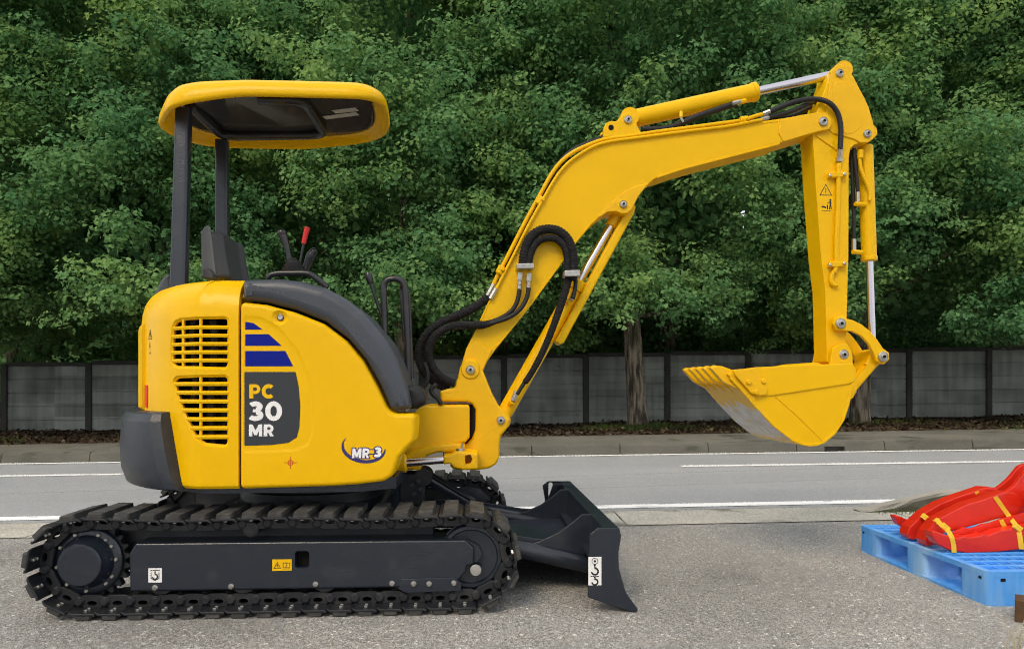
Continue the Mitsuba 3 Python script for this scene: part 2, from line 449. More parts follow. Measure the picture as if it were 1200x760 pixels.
# concrete gutter, cast in lengths
gutter = struct('gutter', strip(-60, 60, gut0, gut1, -0.012, -0.012, 120), 'dark_soil')
for k in range(-9, 10):
    s0, s1 = k * 2.0 + 0.9, k * 2.0 + 2.89
    v = strip(s0, s1, lambda s: gut0(s) + 0.012, gut1, 0.006, 0.004, 7, 4, 0.006, k + 20)
    struct('slab', v, 'gutter_concrete', parent=gutter)
# kerb stones on the far side
pave = struct('pavement', strip(-60, 60, lambda s: edge_line(s) + 0.20, 11.9, 0.135, 0.14, 120, 8, 0.02, 3), 'kerb_concrete')
KL = 1.2
drain_s = 4.62
for k in range(-9, 10):
    s0 = k * KL + 0.5
    e0, e1 = edge_line(s0 + 0.006) + 0.04, edge_line(s0 + KL - 0.006) + 0.04
    pts = []
    for (dt, dz) in ((0, -0.02), (0.028, 0.118), (0.05, 0.142), (0.17, 0.146), (0.17, -0.02)):
        pts.append((dt, dz))
    rings = []
    for s in (s0 + 0.006, s0 + KL - 0.006):
        e = edge_line(s) + 0.04
        jig = 0.006 * (random.random() - 0.5)
        r = []
        for dt, dz in pts:
            x, y = road_xy(s, e + dt + jig)
            r.append([x, y, float(ground_h(s, e)) + dz + jig])
        rings.append(np.array(r))
    m = loft(rings)
    if s0 < drain_s < s0 + KL:
        x, y = road_xy(drain_s, edge_line(drain_s))
        hole = rbox(x - 0.14, x + 0.14, y - 0.2, y + 0.145, -0.05, 0.075 + float(ground_h(drain_s, 10)), 0)
        m = cut(m, hole)
        put('drain_shade', rbox(x - 0.15, x + 0.15, y + 0.15, y + 0.16, -0.02, 0.14, 0), 'dark_void', pave)  # near-black sheet paints the shade inside the drain mouth
    put('kerb_stone', m, 'kerb_concrete', pave, smooth=20)

# soil strip up to the wall
WALL_T = 16.26
wall_base = lambda s: 0.085 + 0.0035 * s
def soil():
    m = strip(-26, 26, 11.9, 17.2, 0.142, 0.10, 240, 50, 0.16, 11)
    return m
struct('soil', soil(), 'dark_soil')
struct('back_ground', strip(-60, 60, 17.2, 60, 0.10, 0.1, 40, 20, 0.3, 5), 'dark_soil')

def ground_z(s, t):
    """Height of the soil strip (as strip() lays it)."""
    w = (t - 11.9) / 5.3
    x, y = road_xy(s, t)
    z = ground_h(s, t) + 0.142 * (1 - w) + 0.10 * w
    z = z + 0.16 * (meshkit.fbm(np.stack([np.asarray(x) * 1.7, np.asarray(y) * 1.7, np.asarray(x) * 0], -1), 4, 11) - 0.5) * np.minimum(1, 4 * w * (1 - w) + 0.15)
    return z

# --- panel wall of precast posts and planks
fence = thing('panel_wall', 'grey precast concrete wall of stacked horizontal planks between posts along the road', 'wall')
POST0, PITCH = 2.0, 1.8
def wall_box(s0, s1, z0, z1, t0, t1, ch=0.006):
    m = rbox(s0, s1, t0, t1, z0, z1, ch, 1)
    v = np.array(m.vertices)
    x, y = road_xy(v[:, 0], v[:, 1])
    m.vertices = np.stack([x, y, v[:, 2]], 1)
    return m
def plank(s0, s1, z0, z1, t0, t1, j):
    c = 0.014
    prof = [(t0, z0 + c), (t0 + c, z0), (t1 - c, z0), (t1, z0 + c), (t1, z1 - c), (t1 - c, z1), (t1 - 0.018, z1), (t1 - 0.018, z1 + 0.03), (t0 + 0.022, z1 + 0.03), (t0 + 0.022, z1), (t0 + c, z1), (t0, z1 - c)]
    rings = []
    for s_ in (s0, s1):
        x, y = road_xy(s_, np.array([p[0] for p in prof]))
        rings.append(np.stack([x, y, [p[1] for p in prof]], 1))
    return loft(rings)
for k in range(-7, 8):
    s = POST0 + PITCH * k
    zb = 0.0175 * s + 0.085
    put('post', wall_box(s - 0.065, s + 0.065, zb - 0.25, zb + 1.53 + 0.01 * random.random(), WALL_T - 0.075, WALL_T + 0.075, 0.012), 'post_concrete', fence, smooth=False)
    if k == 7:
        break
    zc = 0.0175 * (s + PITCH / 2) + 0.085
    for r in range(5):
        j = 0.006 * (random.random() - 0.5)
        tl = 0.003 * (random.random() - 0.5)
        put('panel', plank(s + 0.060, s + PITCH - 0.060, zc + 0.296 * r + 0.006 + j * 0.3, zc + 0.296 * (r + 1) - 0.007 + j * 0.3, WALL_T - 0.028 + j, WALL_T + 0.028 + j, r), 'panel_concrete', fence, smooth=False)
    put('coping', wall_box(s + 0.062, s + PITCH - 0.062, zc + 1.477, zc + 1.56, WALL_T - 0.06, WALL_T + 0.06, 0.01), 'post_concrete', fence, smooth=False)

# --- trees
def fan_leaves(C, U, W, size, col):
    """Fan-shaped leaves: base points C, axes U (along) and W (across), two triangles each, folded a little."""
    n = len(C)
    nn = np.cross(U, W)
    s = size[:, None]
    b = C
    l = C + U * s * 0.78 + W * s * 0.62 + nn * s * 0.10
    m_ = C + U * s * 1.0
    r = C + U * s * 0.78 - W * s * 0.62 + nn * s * 0.10
    v = np.stack([b, l, m_, r], 1).reshape(-1, 3)
    k = np.arange(n) * 4
    f = np.vstack([np.stack([k, k + 1, k + 2], 1), np.stack([k, k + 2, k + 3], 1)])
    return v, f, np.repeat(col, 4, 0)

def unit(a):
    return a / (np.linalg.norm(a, axis=-1, keepdims=True) + 1e-9)

def crown(cs, ct, zc, clumps, per, rad, size, lo, hi, seed, tint=1.0, front_only=True, spread=1.0, zmin=None):
    """Leaves in sprays: every spray is a short ascending twig of leaf tufts near the crown's uneven skin."""
    g = np.random.default_rng(seed)
    cx, cy = road_xy(cs, ct)
    # boughs: rounded masses of sprays with gaps of shade between and below them
    nb = max(20, clumps // 7)
    bth = g.uniform(0, 2 * np.pi, nb)
    if front_only:
        bth = np.where(g.random(nb) < 0.78, g.uniform(np.pi * 0.98, np.pi * 2.02, nb), bth)
    bz = zc[0] + (zc[1] - zc[0]) * (np.arange(nb) + g.random(nb)) / nb
    rel = (bz - zc[0]) / (zc[1] - zc[0])
    br = rad * (0.70 + 0.50 * np.sin(np.pi * np.clip(rel * 0.80 + 0.22, 0, 1)) ** 0.8)
    br = br * (0.74 + 0.48 * meshkit.fbm(np.stack([np.cos(bth) * 1.6 + cs, np.sin(bth) * 1.6 + 5, bz * 0.6], -1), 3, 3 + seed)) * (1 - 0.22 * g.random(nb) ** 2)
    bc = np.stack([cx + br * 1.08 * np.cos(bth), cy + br * np.sin(bth) * 0.92, bz], -1)
    bs = g.uniform(0.75, 1.25, nb)
    bt = g.normal(0, 1, nb)
    bi = g.integers(0, nb, clumps)
    q = unit(g.normal(0, 1, (clumps, 3)) + np.stack([np.cos(bth[bi]) * 0.7, np.sin(bth[bi]) * 0.7, np.full(clumps, 0.35)], -1))
    base = bc[bi] + q * np.array([0.60, 0.52, 0.38]) * (bs[bi] * spread * (0.35 + 0.65 * g.random(clumps) ** 0.5))[:, None]
    th = bth[bi]
    out = unit(np.stack([np.cos(th), np.sin(th), np.full(clumps, 0.0)], -1) * 0.8 + q * [0.8, 0.8, 0.3])
    up = 0.10 + 0.70 * g.random(clumps)
    axis = unit(out + np.stack([0 * up, 0 * up, up], -1))
    L = (0.30 + 0.55 * g.random(clumps)) * spread
    shade = 0.7 * g.normal(0, 1, clumps) + 0.8 * bt[bi]
    yel = np.clip(g.normal(0.35, 0.25, clumps) + 0.2 * bt[bi], 0, 1)
    # leafy tufts along each twig: leaves cover the tuft's upper and outer side and face away from its middle
    nt = 5
    tt = np.tile(np.linspace(0.1, 1.0, nt), (clumps, 1)) + g.normal(0, 0.05, (clumps, nt))
    wob = g.normal(0, 1, (clumps, nt, 3)) * np.array([0.20, 0.20, 0.14]) * spread
    tp = base[:, None] + axis[:, None] * (tt * L[:, None])[..., None] + wob - np.array([0, 0, 1.0]) * (0.10 * tt ** 2 * L[:, None])[..., None]
    tp = tp.reshape(-1, 3)
    k = max(1, per // nt)
    rt = (0.13 + 0.13 * g.random(len(tp))) * spread
    C = np.repeat(tp, k, 0)
    n = len(C)
    d = g.normal(0, 1, (n, 3))
    d[:, 2] = d[:, 2] * 0.75 + 0.30
    d = unit(d)
    C = C + d * (np.repeat(rt, k) * (0.45 + 0.75 * g.random(n)))[:, None] * np.array([1.1, 1.1, 0.8])
    outw = np.repeat(np.repeat(out, nt, 0), k, 0)
    nrm = unit(d * 0.8 + outw * 0.40 + np.array([0, 0, 0.55]) + g.normal(0, 0.40, (n, 3)))
    U = g.normal(0, 1, (n, 3)) + d * 0.5 + [0, 0, -0.25]
    U = unit(U - nrm * (U * nrm).sum(1, keepdims=True))
    W = np.cross(nrm, U)
    sz = size * (0.65 + 0.6 * g.random(n))
    tone = np.repeat(np.repeat(shade, nt) + g.normal(0, 0.5, len(tp)), k)
    t = np.clip(0.45 + 0.15 * tone + g.normal(0, 0.20, n), 0, 1)[:, None]
    y = np.repeat(np.repeat(yel, nt), k)[:, None]
    col = (np.array(lo) * (1 - t) + np.array(hi) * t) * (1 + y * np.array([0.40, 0.12, -0.15])) * tint
    if zmin is not None:
        ok = C[:, 2] > zmin + 0.8 * (meshkit.noise(np.stack([C[:, 0] * 0.9, C[:, 1] * 0.9, C[:, 0] * 0], -1)) - 0.5)
        C, U, W, sz, col = C[ok], U[ok], W[ok], sz[ok], col[ok]
    if front_only:      # the dim inner foliage round the trunk
        m = 6500
        a, r = g.uniform(0, 2 * np.pi, m), 1.75 * np.sqrt(g.random(m))
        ci = np.stack([cx + r * np.cos(a), cy + r * np.sin(a) * 0.8, zc[0] + 0.7 + (zc[1] - zc[0] - 1.4) * g.random(m)], -1)
        ui = unit(g.normal(0, 1, (m, 3))); wi = unit(np.cross(ui, g.normal(0, 1, (m, 3))))
        ti = g.random(m)[:, None]
        C, U, W = np.vstack([C, ci]), np.vstack([U, ui]), np.vstack([W, wi])
        sz = np.r_[sz, 0.15 * (0.7 + 0.6 * g.random(m))]
        col = np.vstack([col, np.array(lo) * (1 - ti) + np.array(hi) * ti])
    return fan_leaves(C, U, W, sz, np.clip(col, 0.004, 1))

def trunk(cs, ct, h, r0, lean=(0, 0), z0=0.0, sides=20, seed=0, bumps=0.06):
    g = np.random.default_rng(seed)
    x, y = road_xy(cs, ct)
    hs = np.r_[-0.15, 0.0, 0.08, 0.2, 0.45, 0.8, 1.3, 1.9, 2.6, 3.6, 5.0, h]
    ang = np.arange(sides) * 2 * np.pi / sides
    rings = []
    for q in hs:
        r = r0 * (1.0 + 0.16 * math.exp(-max(q, 0) / 0.12)) * (1 - 0.70 * max(q, 0) / (h * 1.05))
        rad = r * (1 + bumps * (meshkit.fbm(np.stack([np.cos(ang) * 2.2 + seed, np.sin(ang) * 2.2, ang * 0 + q * 0.9], -1), 3) - 0.5) * 2)
        rings.append(np.stack([x + lean[0] * q + rad * np.cos(ang), y + lean[1] * q + rad * np.sin(ang), np.full(sides, z0 + q)], 1))
    return loft(rings)

def limb(cs, ct, z0, lean, seed, n=6, reach=2.2):
    g = np.random.default_rng(seed)
    x, y = road_xy(cs, ct)
    out = []
    for k in range(n):
        a = g.uniform(0, 2 * np.pi)
        h = g.uniform(1.7, 5.5)
        p0 = np.array([x + lean[0] * h, y + lean[1] * h, z0 + h])
        R = g.uniform(0.6, 1.0) * reach
        p1 = p0 + [R * 0.5 * math.cos(a), R * 0.5 * math.sin(a), g.uniform(0.1, 0.45)]
        p2 = p0 + [R * math.cos(a), R * math.sin(a), g.uniform(0.3, 1.3)]
        out.append(tube([p0, p1, p2], np.linspace(0.055, 0.018, 8), 6, 8))
    return cat(*out)

GL, GH = (0.108, 0.262, 0.112), (0.275, 0.490, 0.205)
row = [(-10.97, 14.5, 'leftmost roadside tree, its leafy crown filling the upper left corner of the photo'),
       (-6.42, 14.4, 'roadside tree right behind the canopy of the yellow excavator'),
       (-1.82, 14.5, 'roadside tree behind the operator seat and hydraulic hoses of the excavator'),
       (2.79, 14.35, 'roadside tree with bare leaning trunk standing between boom and bucket'),
       (7.36, 14.75, 'roadside tree whose trunk stands right behind the yellow bucket'),
       (11.93, 14.6, 'rightmost roadside tree, its leafy crown filling the upper right corner of the photo')]
for k, (s, t, lab) in enumerate(row):
    tr = thing('roadside_tree', lab, 'tree', 'leafy trees in a row along the wall')
    z0 = float(ground_z(np.array(s), np.array(t)))
    lean = ((-0.065, 0.0), (0.02, 0))[0 if k == 3 else 1]
    put('trunk', trunk(s, t, 8.5, 0.195, lean, z0, seed=k), 'bark', tr, smooth=True)
    put('limb', limb(s, t, z0, lean, 40 + k), 'bark', tr, smooth=True)
    v, f, c = crown(s, t, (1.75, 10.6), 830, 215, 2.75, 0.064, GL, GH, 100 + k, zmin=1.75 + 0.014 * s)
    labels[put('crown', tm(v, f), 'leaf', tr, smooth=False, color=c)] = {'kind': 'stuff'}
back = [(-12.45, 19.5), (-8.9, 20.5), (-4.5, 19.8), (0.2, 20.6), (4.6, 19.7), (9.3, 20.4), (14.0, 19.6)]
names = ['dark tree with thick trunk behind the wall at the far left', 'dark tree behind the wall, second from the left', 'dark tree behind the wall beyond the seat and levers',
         'dark tree behind the wall beyond the boom foot', 'dark tree behind the wall between the boom and the bucket', 'dark tree behind the wall just right of the bucket', 'dark tree behind the wall at the far right']
for k, (s, t) in enumerate(back):
    tr = thing('background_tree', names[k], 'tree', 'dark trees behind the wall')
    z0 = float(ground_h(s, t)) + 0.1
    put('trunk', trunk(s, t, 8.5, 0.27, (0, 0), z0, seed=60 + k), 'bark', tr, smooth=True)
    v, f, c = crown(s, t, (1.3, 13.0), 470, 42, 2.8, 0.17, GL, GH, 200 + k, front_only=False, spread=1.5, tint=0.85)
    labels[put('crown', tm(v, f), 'leaf', tr, smooth=False, color=c)] = {'kind': 'stuff'}
# a far wood that closes the gaps, and low bushes behind the wall
def wood():
    g = np.random.default_rng(5)
    n = 66000
    s = g.uniform(-34, 34, n); t = 25 + 6 * g.random(n); z = np.where(np.arange(n) < 45000, 0.1 + 17 * g.random(n) ** 1.1, 0.1 + 4.5 * g.random(n))
    x, y = road_xy(s, t)
    C = np.stack([x, y, z], -1)
    U = unit(g.normal(0, 1, (n, 3))); W = unit(np.cross(U, g.normal(0, 1, (n, 3))))
    t_ = g.random(n)[:, None]
    return fan_leaves(C, U, W, 0.58 * (0.6 + 0.8 * g.random(n)), np.array(GL) * (1 - t_) + np.array(GH) * t_)
v, f, c = wood()
labels[put('far_wood', tm(v, f), 'leaf', smooth=False, color=c)] = {'label': 'dense dark wood far behind the concrete wall', 'category': 'wood', 'kind': 'stuff'}
# leaf litter and grass on the soil
def litter():
    g = np.random.default_rng(9)
    n = 26000
    s = g.uniform(-13, 13, n); t = 11.87 + 4.3 * g.random(n) ** 1.2
    x, y = road_xy(s, t)
    dens = meshkit.fbm(np.stack([x * 0.8, y * 0.8, x * 0], -1), 3, 4)
    ok = g.random(n) < 0.25 + 1.1 * dens
    s, t, x, y = s[ok], t[ok], x[ok], y[ok]
    n = len(s)
    C = np.stack([x, y, ground_z(s, t) + 0.006 + 0.02 * g.random(n)], -1)
    U = unit(g.normal(0, 1, (n, 3)) * [1, 1, 0.35]); W = unit(np.cross(unit(np.array([0, 0, 1.0]) + g.normal(0, 0.5, (n, 3))), U))
    pal = np.array([(0.04, 0.027, 0.018), (0.075, 0.052, 0.033), (0.13, 0.10, 0.068), (0.022, 0.016, 0.012)])
    return fan_leaves(C, U, W, 0.05 * (0.6 + 0.8 * g.random(n)), pal[g.integers(0, 4, n)] * (0.8 + 0.4 * g.random(n)[:, None]))
v, f, c = litter()
labels[put('leaf_litter_cover', tm(v, f), 'leaf_litter', smooth=False, color=c)] = {'label': 'brown dead leaves scattered over the soil below the wall', 'category': 'leaf litter', 'kind': 'stuff'}
def blades(spots, seed, h=0.09, col=((0.05, 0.09, 0.02), (0.12, 0.16, 0.05)), wid=0.006):
    g = np.random.default_rng(seed)
    C, H = [], []
    for s, t, rad, n, zf in spots:
        a = g.normal(0, rad, (n, 2)) * [1.0, 0.55]
        x, y = road_xy(s + a[:, 0], t + a[:, 1])
        C.append(np.stack([x, y, zf(s + a[:, 0], t + a[:, 1]) - 0.004], -1))
    C = np.vstack(C)
    n = len(C)
    tip = np.stack([g.normal(0, 0.45, n), g.normal(0, 0.45, n), np.ones(n)], -1) * (h * (0.35 + 0.9 * g.random(n)))[:, None]
    w = unit(np.stack([g.normal(0, 1, n), g.normal(0, 1, n), np.zeros(n)], -1)) * wid
    v = np.stack([C - w, C + w, C + tip * 0.55 + w * 0.6 + [0, 0, h * 0.08], C + tip], 1).reshape(-1, 3)
    k = np.arange(n) * 4
    f = np.vstack([np.stack([k, k + 1, k + 2], 1), np.stack([k, k + 2, k + 3], 1)])
    t_ = g.random(n)[:, None]
    return v, f, np.repeat(np.array(col[0]) * (1 - t_) + np.array(col[1]) * t_, 4, 0)
gspots = [(2.75, 13.7, 0.45, 1500, ground_z), (2.0, 13.4, 0.3, 350, ground_z), (7.4, 13.9, 0.6, 350, ground_z), (9.6, 12.0, 0.9, 450, ground_z), (-8.6, 12.2, 0.6, 300, ground_z), (4.6, 12.4, 0.8, 200, ground_z)]
v, f, c = blades(gspots, 3)
labels[put('grass', tm(v, f), 'leaf_litter', smooth=False, color=c)] = {'label': 'short green grass at the foot of the tree trunks by the wall', 'category': 'grass', 'kind': 'stuff'}

# ================================================================== THE EXCAVATOR
EX = thing('mini_excavator', 'yellow mini excavator with canopy, dark tracks and raised boom parked on the asphalt', 'excavator')

# ------------------------------------------------------------------ tracks
RP, ZP = 0.1635, 0.2215          # pitch radius, axle height
X_SPR, X_IDL = -1.615, 0.001
NL = 41
def track_path(u):
    """u in metres along the pitch line, clockwise from the top left: point x,z and outward direction."""
    L, C = X_IDL - X_SPR, math.pi * RP
    u = u % (2 * L + 2 * C)
    if u < L:
        sag = -0.010 * math.sin(math.pi * u / L * 2) ** 2 - 0.004 * math.sin(math.pi * u / L)
        return X_SPR + u, ZP + RP + sag, 0.0, 1.0
    u -= L
    if u < C:
        a = math.pi / 2 - u / RP
        return X_IDL + RP * math.cos(a), ZP + RP * math.sin(a), math.cos(a), math.sin(a)
    u -= C
    if u < L:
        return X_IDL - u, ZP - RP, 0.0, -1.0
    u -= L
    a = -math.pi / 2 - u / RP
    return X_SPR + RP * math.cos(a), ZP + RP * math.sin(a), math.cos(a), math.sin(a)
PER = 2 * (X_IDL - X_SPR) + 2 * math.pi * RP
# local frame of a link: x along travel, z outward from the pin line, y across (0 = track middle)
def shoe_mesh():
    prof = [(-0.050, 0.030), (-0.040, 0.0275), (0.034, 0.0275), (0.044, 0.024), (0.052, 0.018), (0.054, 0.023), (0.046, 0.033), (0.036, 0.0365), (-0.038, 0.0365), (-0.046, 0.041), (-0.052, 0.037)]
    return rext(prof, -0.150, 0.150, 0.002, seg=1)
def pad_mesh():
    b = [(-0.037, 0.037), (0.032, 0.037), (0.027, 0.058), (-0.032, 0.058)]
    c = np.array(b)
    mid = c.mean(0)
    rings = []
    for y, k in ((-0.146, 0.80), (-0.138, 0.97), (-0.128, 1.0), (0.128, 1.0), (0.138, 0.97), (0.146, 0.80)):
        q = mid + (c - mid) * np.array([k, k])
        q[:, 1] += 0.037 - q[:, 1].min()
        q = ring_poly(q, 0.0)
        rings.append(np.stack([q[:, 0], np.full(len(q), y), q[:, 1]], 1))
    return loft(rings)
def link_mesh():
    ms = []
    prof = [(-0.066, 0.0), (-0.060, 0.016), (-0.045, 0.019), (-0.034, 0.0285), (0.034, 0.0285), (0.046, 0.018), (0.060, 0.015), (0.066, 0.0), (0.060, -0.016), (0.030, -0.026), (-0.030, -0.026), (-0.060, -0.016)]
    for s in (-1, 1):
        hole = rext([(0.017 * math.cos(t) * 1.25, 0.008 + 0.011 * math.sin(t)) for t in np.linspace(0, 2 * np.pi, 9)[:-1]], -0.1, 0.1, 0)
        plate = rext(prof, s * 0.056 - 0.009, s * 0.056 + 0.009, 0.002, corner=0.006, seg=1)
        ms.append(cut(plate, hole))
    return cat(*ms)
def pin_mesh():
    return cat(rod([0.051, -0.078, 0], [0.051, 0.078, 0], 0.0165, 12), rod([0.051, -0.072, 0], [0.051, 0.072, 0], 0.0215, 12))
def bolts_mesh():
    ms = []
    for s in (-1, 1):
        for d in (0.092, 0.118):
            ms.append(lathe([(0.0075, 0), (0.0075, 0.007), (0.006, 0.009)], [-0.002, s * d, 0.0275], [0, 0, -1], 6))
    return cat(*ms)
def link_matrix(u, yc):
    x, z, nx, nz = track_path(u)
    x2, z2, _, _ = track_path(u + PER / NL)
    xm, zm = (x + x2) / 2, (z + z2) / 2
    tx, tz = x2 - x, z2 - z
    l = math.hypot(tx, tz)
    tx, tz = tx / l, tz / l
    M = np.eye(4)
    M[:3, 0] = [tx, 0, tz]
    M[:3, 1] = [0, 1, 0]
    M[:3, 2] = [-tz, 0, tx]
    M[:3, 3] = [xm, yc, zm]
    return M
SHOE = mikit.ply(shoe_mesh(), 'track_steel', smooth=30)
PAD = mikit.ply(pad_mesh(), 'pad_rubber', smooth=30)
LINK = mikit.ply(pieces(cat(link_mesh(), pin_mesh()))[0], 'track_steel', smooth=30)
BOLTS = bolts_mesh()
Y_NEAR, Y_FAR = 3.257, 4.507
for side, yc in ((0, Y_NEAR), (1, Y_FAR)):
    tk = f'{EX}__track' if side == 0 else f'{EX}__track_001'
    labels[tk] = {'label': 'near track of dark steel shoes with grey rubber pads' if side == 0 else 'far track, mostly hidden behind the near one'}
    bl = []
    for k in range(NL):
        M = link_matrix(k * PER / NL + 0.028, yc)
        again('shoe', SHOE, tk, M)
        again('rubber_pad', PAD, tk, M)
        again('link', LINK, tk, M)
        bl.append(moved(BOLTS, M))
    put('bolts', cat(*bl), 'zinc', tk, smooth=30, kind='stuff')

    s = -1 if side == 0 else 1          # outward
    def Y(d):                            # d: distance outward from the track's middle
        return yc + s * d
    # sprocket with teeth, motor hub, cover and bolts
    spk = f'{EX}__sprocket' if side == 0 else f'{EX}__sprocket_001'
    tooth = []
    nt = 23
    for k in range(nt * 4):
        a = k / (nt * 4) * 2 * math.pi
        r = (0.146, 0.168, 0.168, 0.146)[k % 4]
        tooth.append((X_SPR + r * math.cos(a), ZP + r * math.sin(a)))
    put('toothed_ring', rext(tooth, yc - 0.02, yc + 0.02, 0.003, seg=1), 'track_steel', spk, smooth=25)
    put('flange', lathe([(0.136, 0), (0.141, 0.006), (0.141, 0.014), (0.135, 0.02), (0.118, 0.024), (0.112, 0.024)], [X_SPR, Y(0.022), ZP], [0, s, 0], 48), 'charcoal_paint', spk)
    put('hub', lathe([(0.112, 0), (0.110, 0.016), (0.100, 0.034), (0.090, 0.052), (0.0875, 0.060)], [X_SPR, Y(0.04), ZP], [0, s, 0], 48), 'charcoal_paint', spk)
    put('hub_cover', lathe([(0.0885, 0), (0.0885, 0.009), (0.085, 0.013), (0.074, 0.0145), (0.072, 0.0135), (0.03, 0.0145)], [X_SPR, Y(0.099), ZP], [0, s, 0], 48), 'charcoal_paint', spk)
    for deg in (112, 66, 49, 32, 4, -31, -49, 150, 190, 230, 270):
        a = math.radians(deg)
        put('bolt', lathe([(0.0085, 0), (0.0085, 0.009), (0.006, 0.012)], [X_SPR + 0.122 * math.cos(a), Y(0.045), ZP + 0.122 * math.sin(a)], [0, s, 0], 10), 'zinc', spk)
    # idler wheel
    idl = f'{EX}__idler_wheel' if side == 0 else f'{EX}__idler_wheel_001'
    put('rim', lathe([(0.085, -0.045), (0.138, -0.040), (0.138, -0.022), (0.122, -0.02), (0.122, 0.02), (0.138, 0.022), (0.138, 0.040), (0.132, 0.045), (0.118, 0.046), (0.112, 0.038), (0.06, 0.036)], [X_IDL, Y(0), ZP], [0, s, 0], 56), 'charcoal_paint', idl)
    put('yoke', rext([(X_IDL - 0.34, 0.30), (X_IDL - 0.02, 0.30), (X_IDL + 0.035, 0.27), (X_IDL + 0.05, 0.235), (X_IDL + 0.03, 0.20), (X_IDL - 0.34, 0.18)], Y(0.052) - 0.012, Y(0.052) + 0.012, 0.003, 0.012), 'charcoal_paint', idl)
    # side frame: pressed box with a folded top, cut-out and skirt
    fr = f'{EX}__track_frame' if side == 0 else f'{EX}__track_frame_001'
    if side == 0:
        yo = 3.172
        x0, x1 = at(152, 660, yo)[0], at(559, 660, yo)[0]
        zt, zb = at(350, 634, yo)[1], at(350, 690, yo)[1]
        prof = [(x0, zb), (x0 - 0.004, zt - 0.045), (x0 + 0.022, zt), (x1 - 0.05, zt), (x1 - 0.012, zt - 0.035), (x1 - 0.012, zt - 0.105), (x1 - 0.045, zt - 0.115), (x1 - 0.045, zt - 0.135), (x1 - 0.085, zb + 0.02), (x1 - 0.09, zb)]
        body = rext(prof, yo, yo + 0.17, 0.010, 0.006)
        hx, hz = at(354, 655, yo)
        wx = 0.030
        hole = rext([(hx - wx, hz - 0.036), (hx + wx, hz - 0.036), (hx + wx, hz + 0.036), (hx - wx, hz + 0.036)], yo - 0.1, yo + 0.06, 0, 0.012)
        put('side_plate', cut(body, hole), 'charcoal_paint', fr, smooth=30)
        put('cutout_shade', rbox(hx - 0.028, hx + 0.028, yo + 0.045, yo + 0.055, hz - 0.034, hz + 0.034, 0), 'dark_void', fr)  # near-black sheet gives the cut-out its shade by colour
        put('skirt_plate', rext(P([(471, 678), (532, 676), (541, 683), (540, 692), (476, 694), (467, 690)], yo - 0.006), yo - 0.007, yo - 0.0005, 0.002, 0.005), 'charcoal_paint', fr)
        for u, v in ((182, 688), (271, 686.5), (370, 684), (459.5, 683), (485, 683), (503, 683), (532, 682)):
            bx, bz = at(u, v, yo)
            pr_ = 0.008 if u > 465 else 0.0
            put('bolt', lathe([(0.0125, 0), (0.0125, 0.007), (0.009, 0.011), (0.004, 0.0115)], [bx, yo - pr_ + 0.001, bz], [0, -1, 0], 14), 'zinc', fr)
        nx_, nz_ = at(557.6, 668, yo)
        put('axle_nut', lathe([(0.025, 0), (0.025, 0.010), (0.022, 0.013), (0.006, 0.0135)], [nx_, yo + 0.012, nz_], [0, -1, 0], 24), 'steel_wear', fr)
        rx, rz = at(294, 620, 3.19)
        put('carrier_roller', lathe([(0.030, -0.10), (0.030, 0), (0.033, 0.002), (0.033, 0.012), (0.028, 0.015), (0.02, 0.0145)], [rx, 3.20, rz], [0, -1, 0], 24), 'track_steel', fr)
        # labels stuck on the frame
        lx, lz = at(182, 673.5, yo)
        put('white_sticker', rbox(lx - 0.028, lx + 0.028, yo - 0.0014, yo + 0.0005, lz - 0.030, lz + 0.030, 0), 'decal_white', fr, label='small white square sticker with a hook symbol')
        def hook(h, w):
            th = np.linspace(math.pi * 0.9, -math.pi * 0.62, 14)
            arc = [(w * 1.25 * math.cos(t), -0.25 * h + w * 1.25 * math.sin(t)) for t in np.linspace(math.pi * 1.1, math.pi * 2.45, 14)]
            return union_all([LineString([(0, h * 0.6), (0, h * 0.1)]).buffer(w * 0.25, cap_style='flat'), LineString(arc).buffer(w * 0.33), Point(0, h * 0.66).buffer(w * 0.42)])
        ink = union_all([hook(0.022, 0.008), LineString([(-0.016, 0.012), (-0.016, -0.012), (0, -0.022), (0.016, -0.012), (0.016, 0.012)]).buffer(0.0014)] +
                        [sbox(-0.019 + k * 0.008, 0.019, -0.013 + k * 0.008, 0.023) for k in range(5)])
        put('sticker_print', xz_print(ink, lx, lz, yo - 0.0024, 0.001), 'decal_black', fr, kind='stuff')
        lx, lz = at(330.5, 661.5, yo)
        put('yellow_sticker', rbox(lx - 0.041, lx + 0.041, yo - 0.0014, yo + 0.0005, lz - 0.024, lz + 0.024, 0), 'decal_yellow', fr, label='yellow warning sticker with a triangle and an open book')
        tri = Polygon([(-0.034, -0.014), (-0.004, -0.014), (-0.019, 0.014)])
        ink = union_all([tri.difference(tri.buffer(-0.0024)), sbox(-0.0203, -0.006, -0.0177, 0.004), sbox(-0.0203, -0.0105, -0.0177, -0.008),
                         sbox(0.004, -0.010, 0.034, 0.010).difference(sbox(0.006, -0.008, 0.032, 0.008)), sbox(0.018, -0.010, 0.020, 0.012), sbox(0.004, -0.0165, 0.034, -0.0145)])
        put('sticker_print', xz_print(ink, lx, lz, yo - 0.0024, 0.001), 'decal_black', fr, kind='stuff')
    else:
        put('side_plate', rext([(-1.42, 0.11), (-1.42, 0.29), (-0.1, 0.29), (-0.1, 0.11)], 4.43, 4.592, 0.012, 0.008), 'charcoal_paint', fr, smooth=30)
    put('gap_plate', rbox(-1.62, -0.16, yc + 0.045 if side == 0 else yc - 0.07, yc + 0.07 if side == 0 else yc - 0.045, 0.16, 0.352, 0.008), 'track_steel', fr, smooth=30)  # added dark plate, closes the bright gap behind the chain
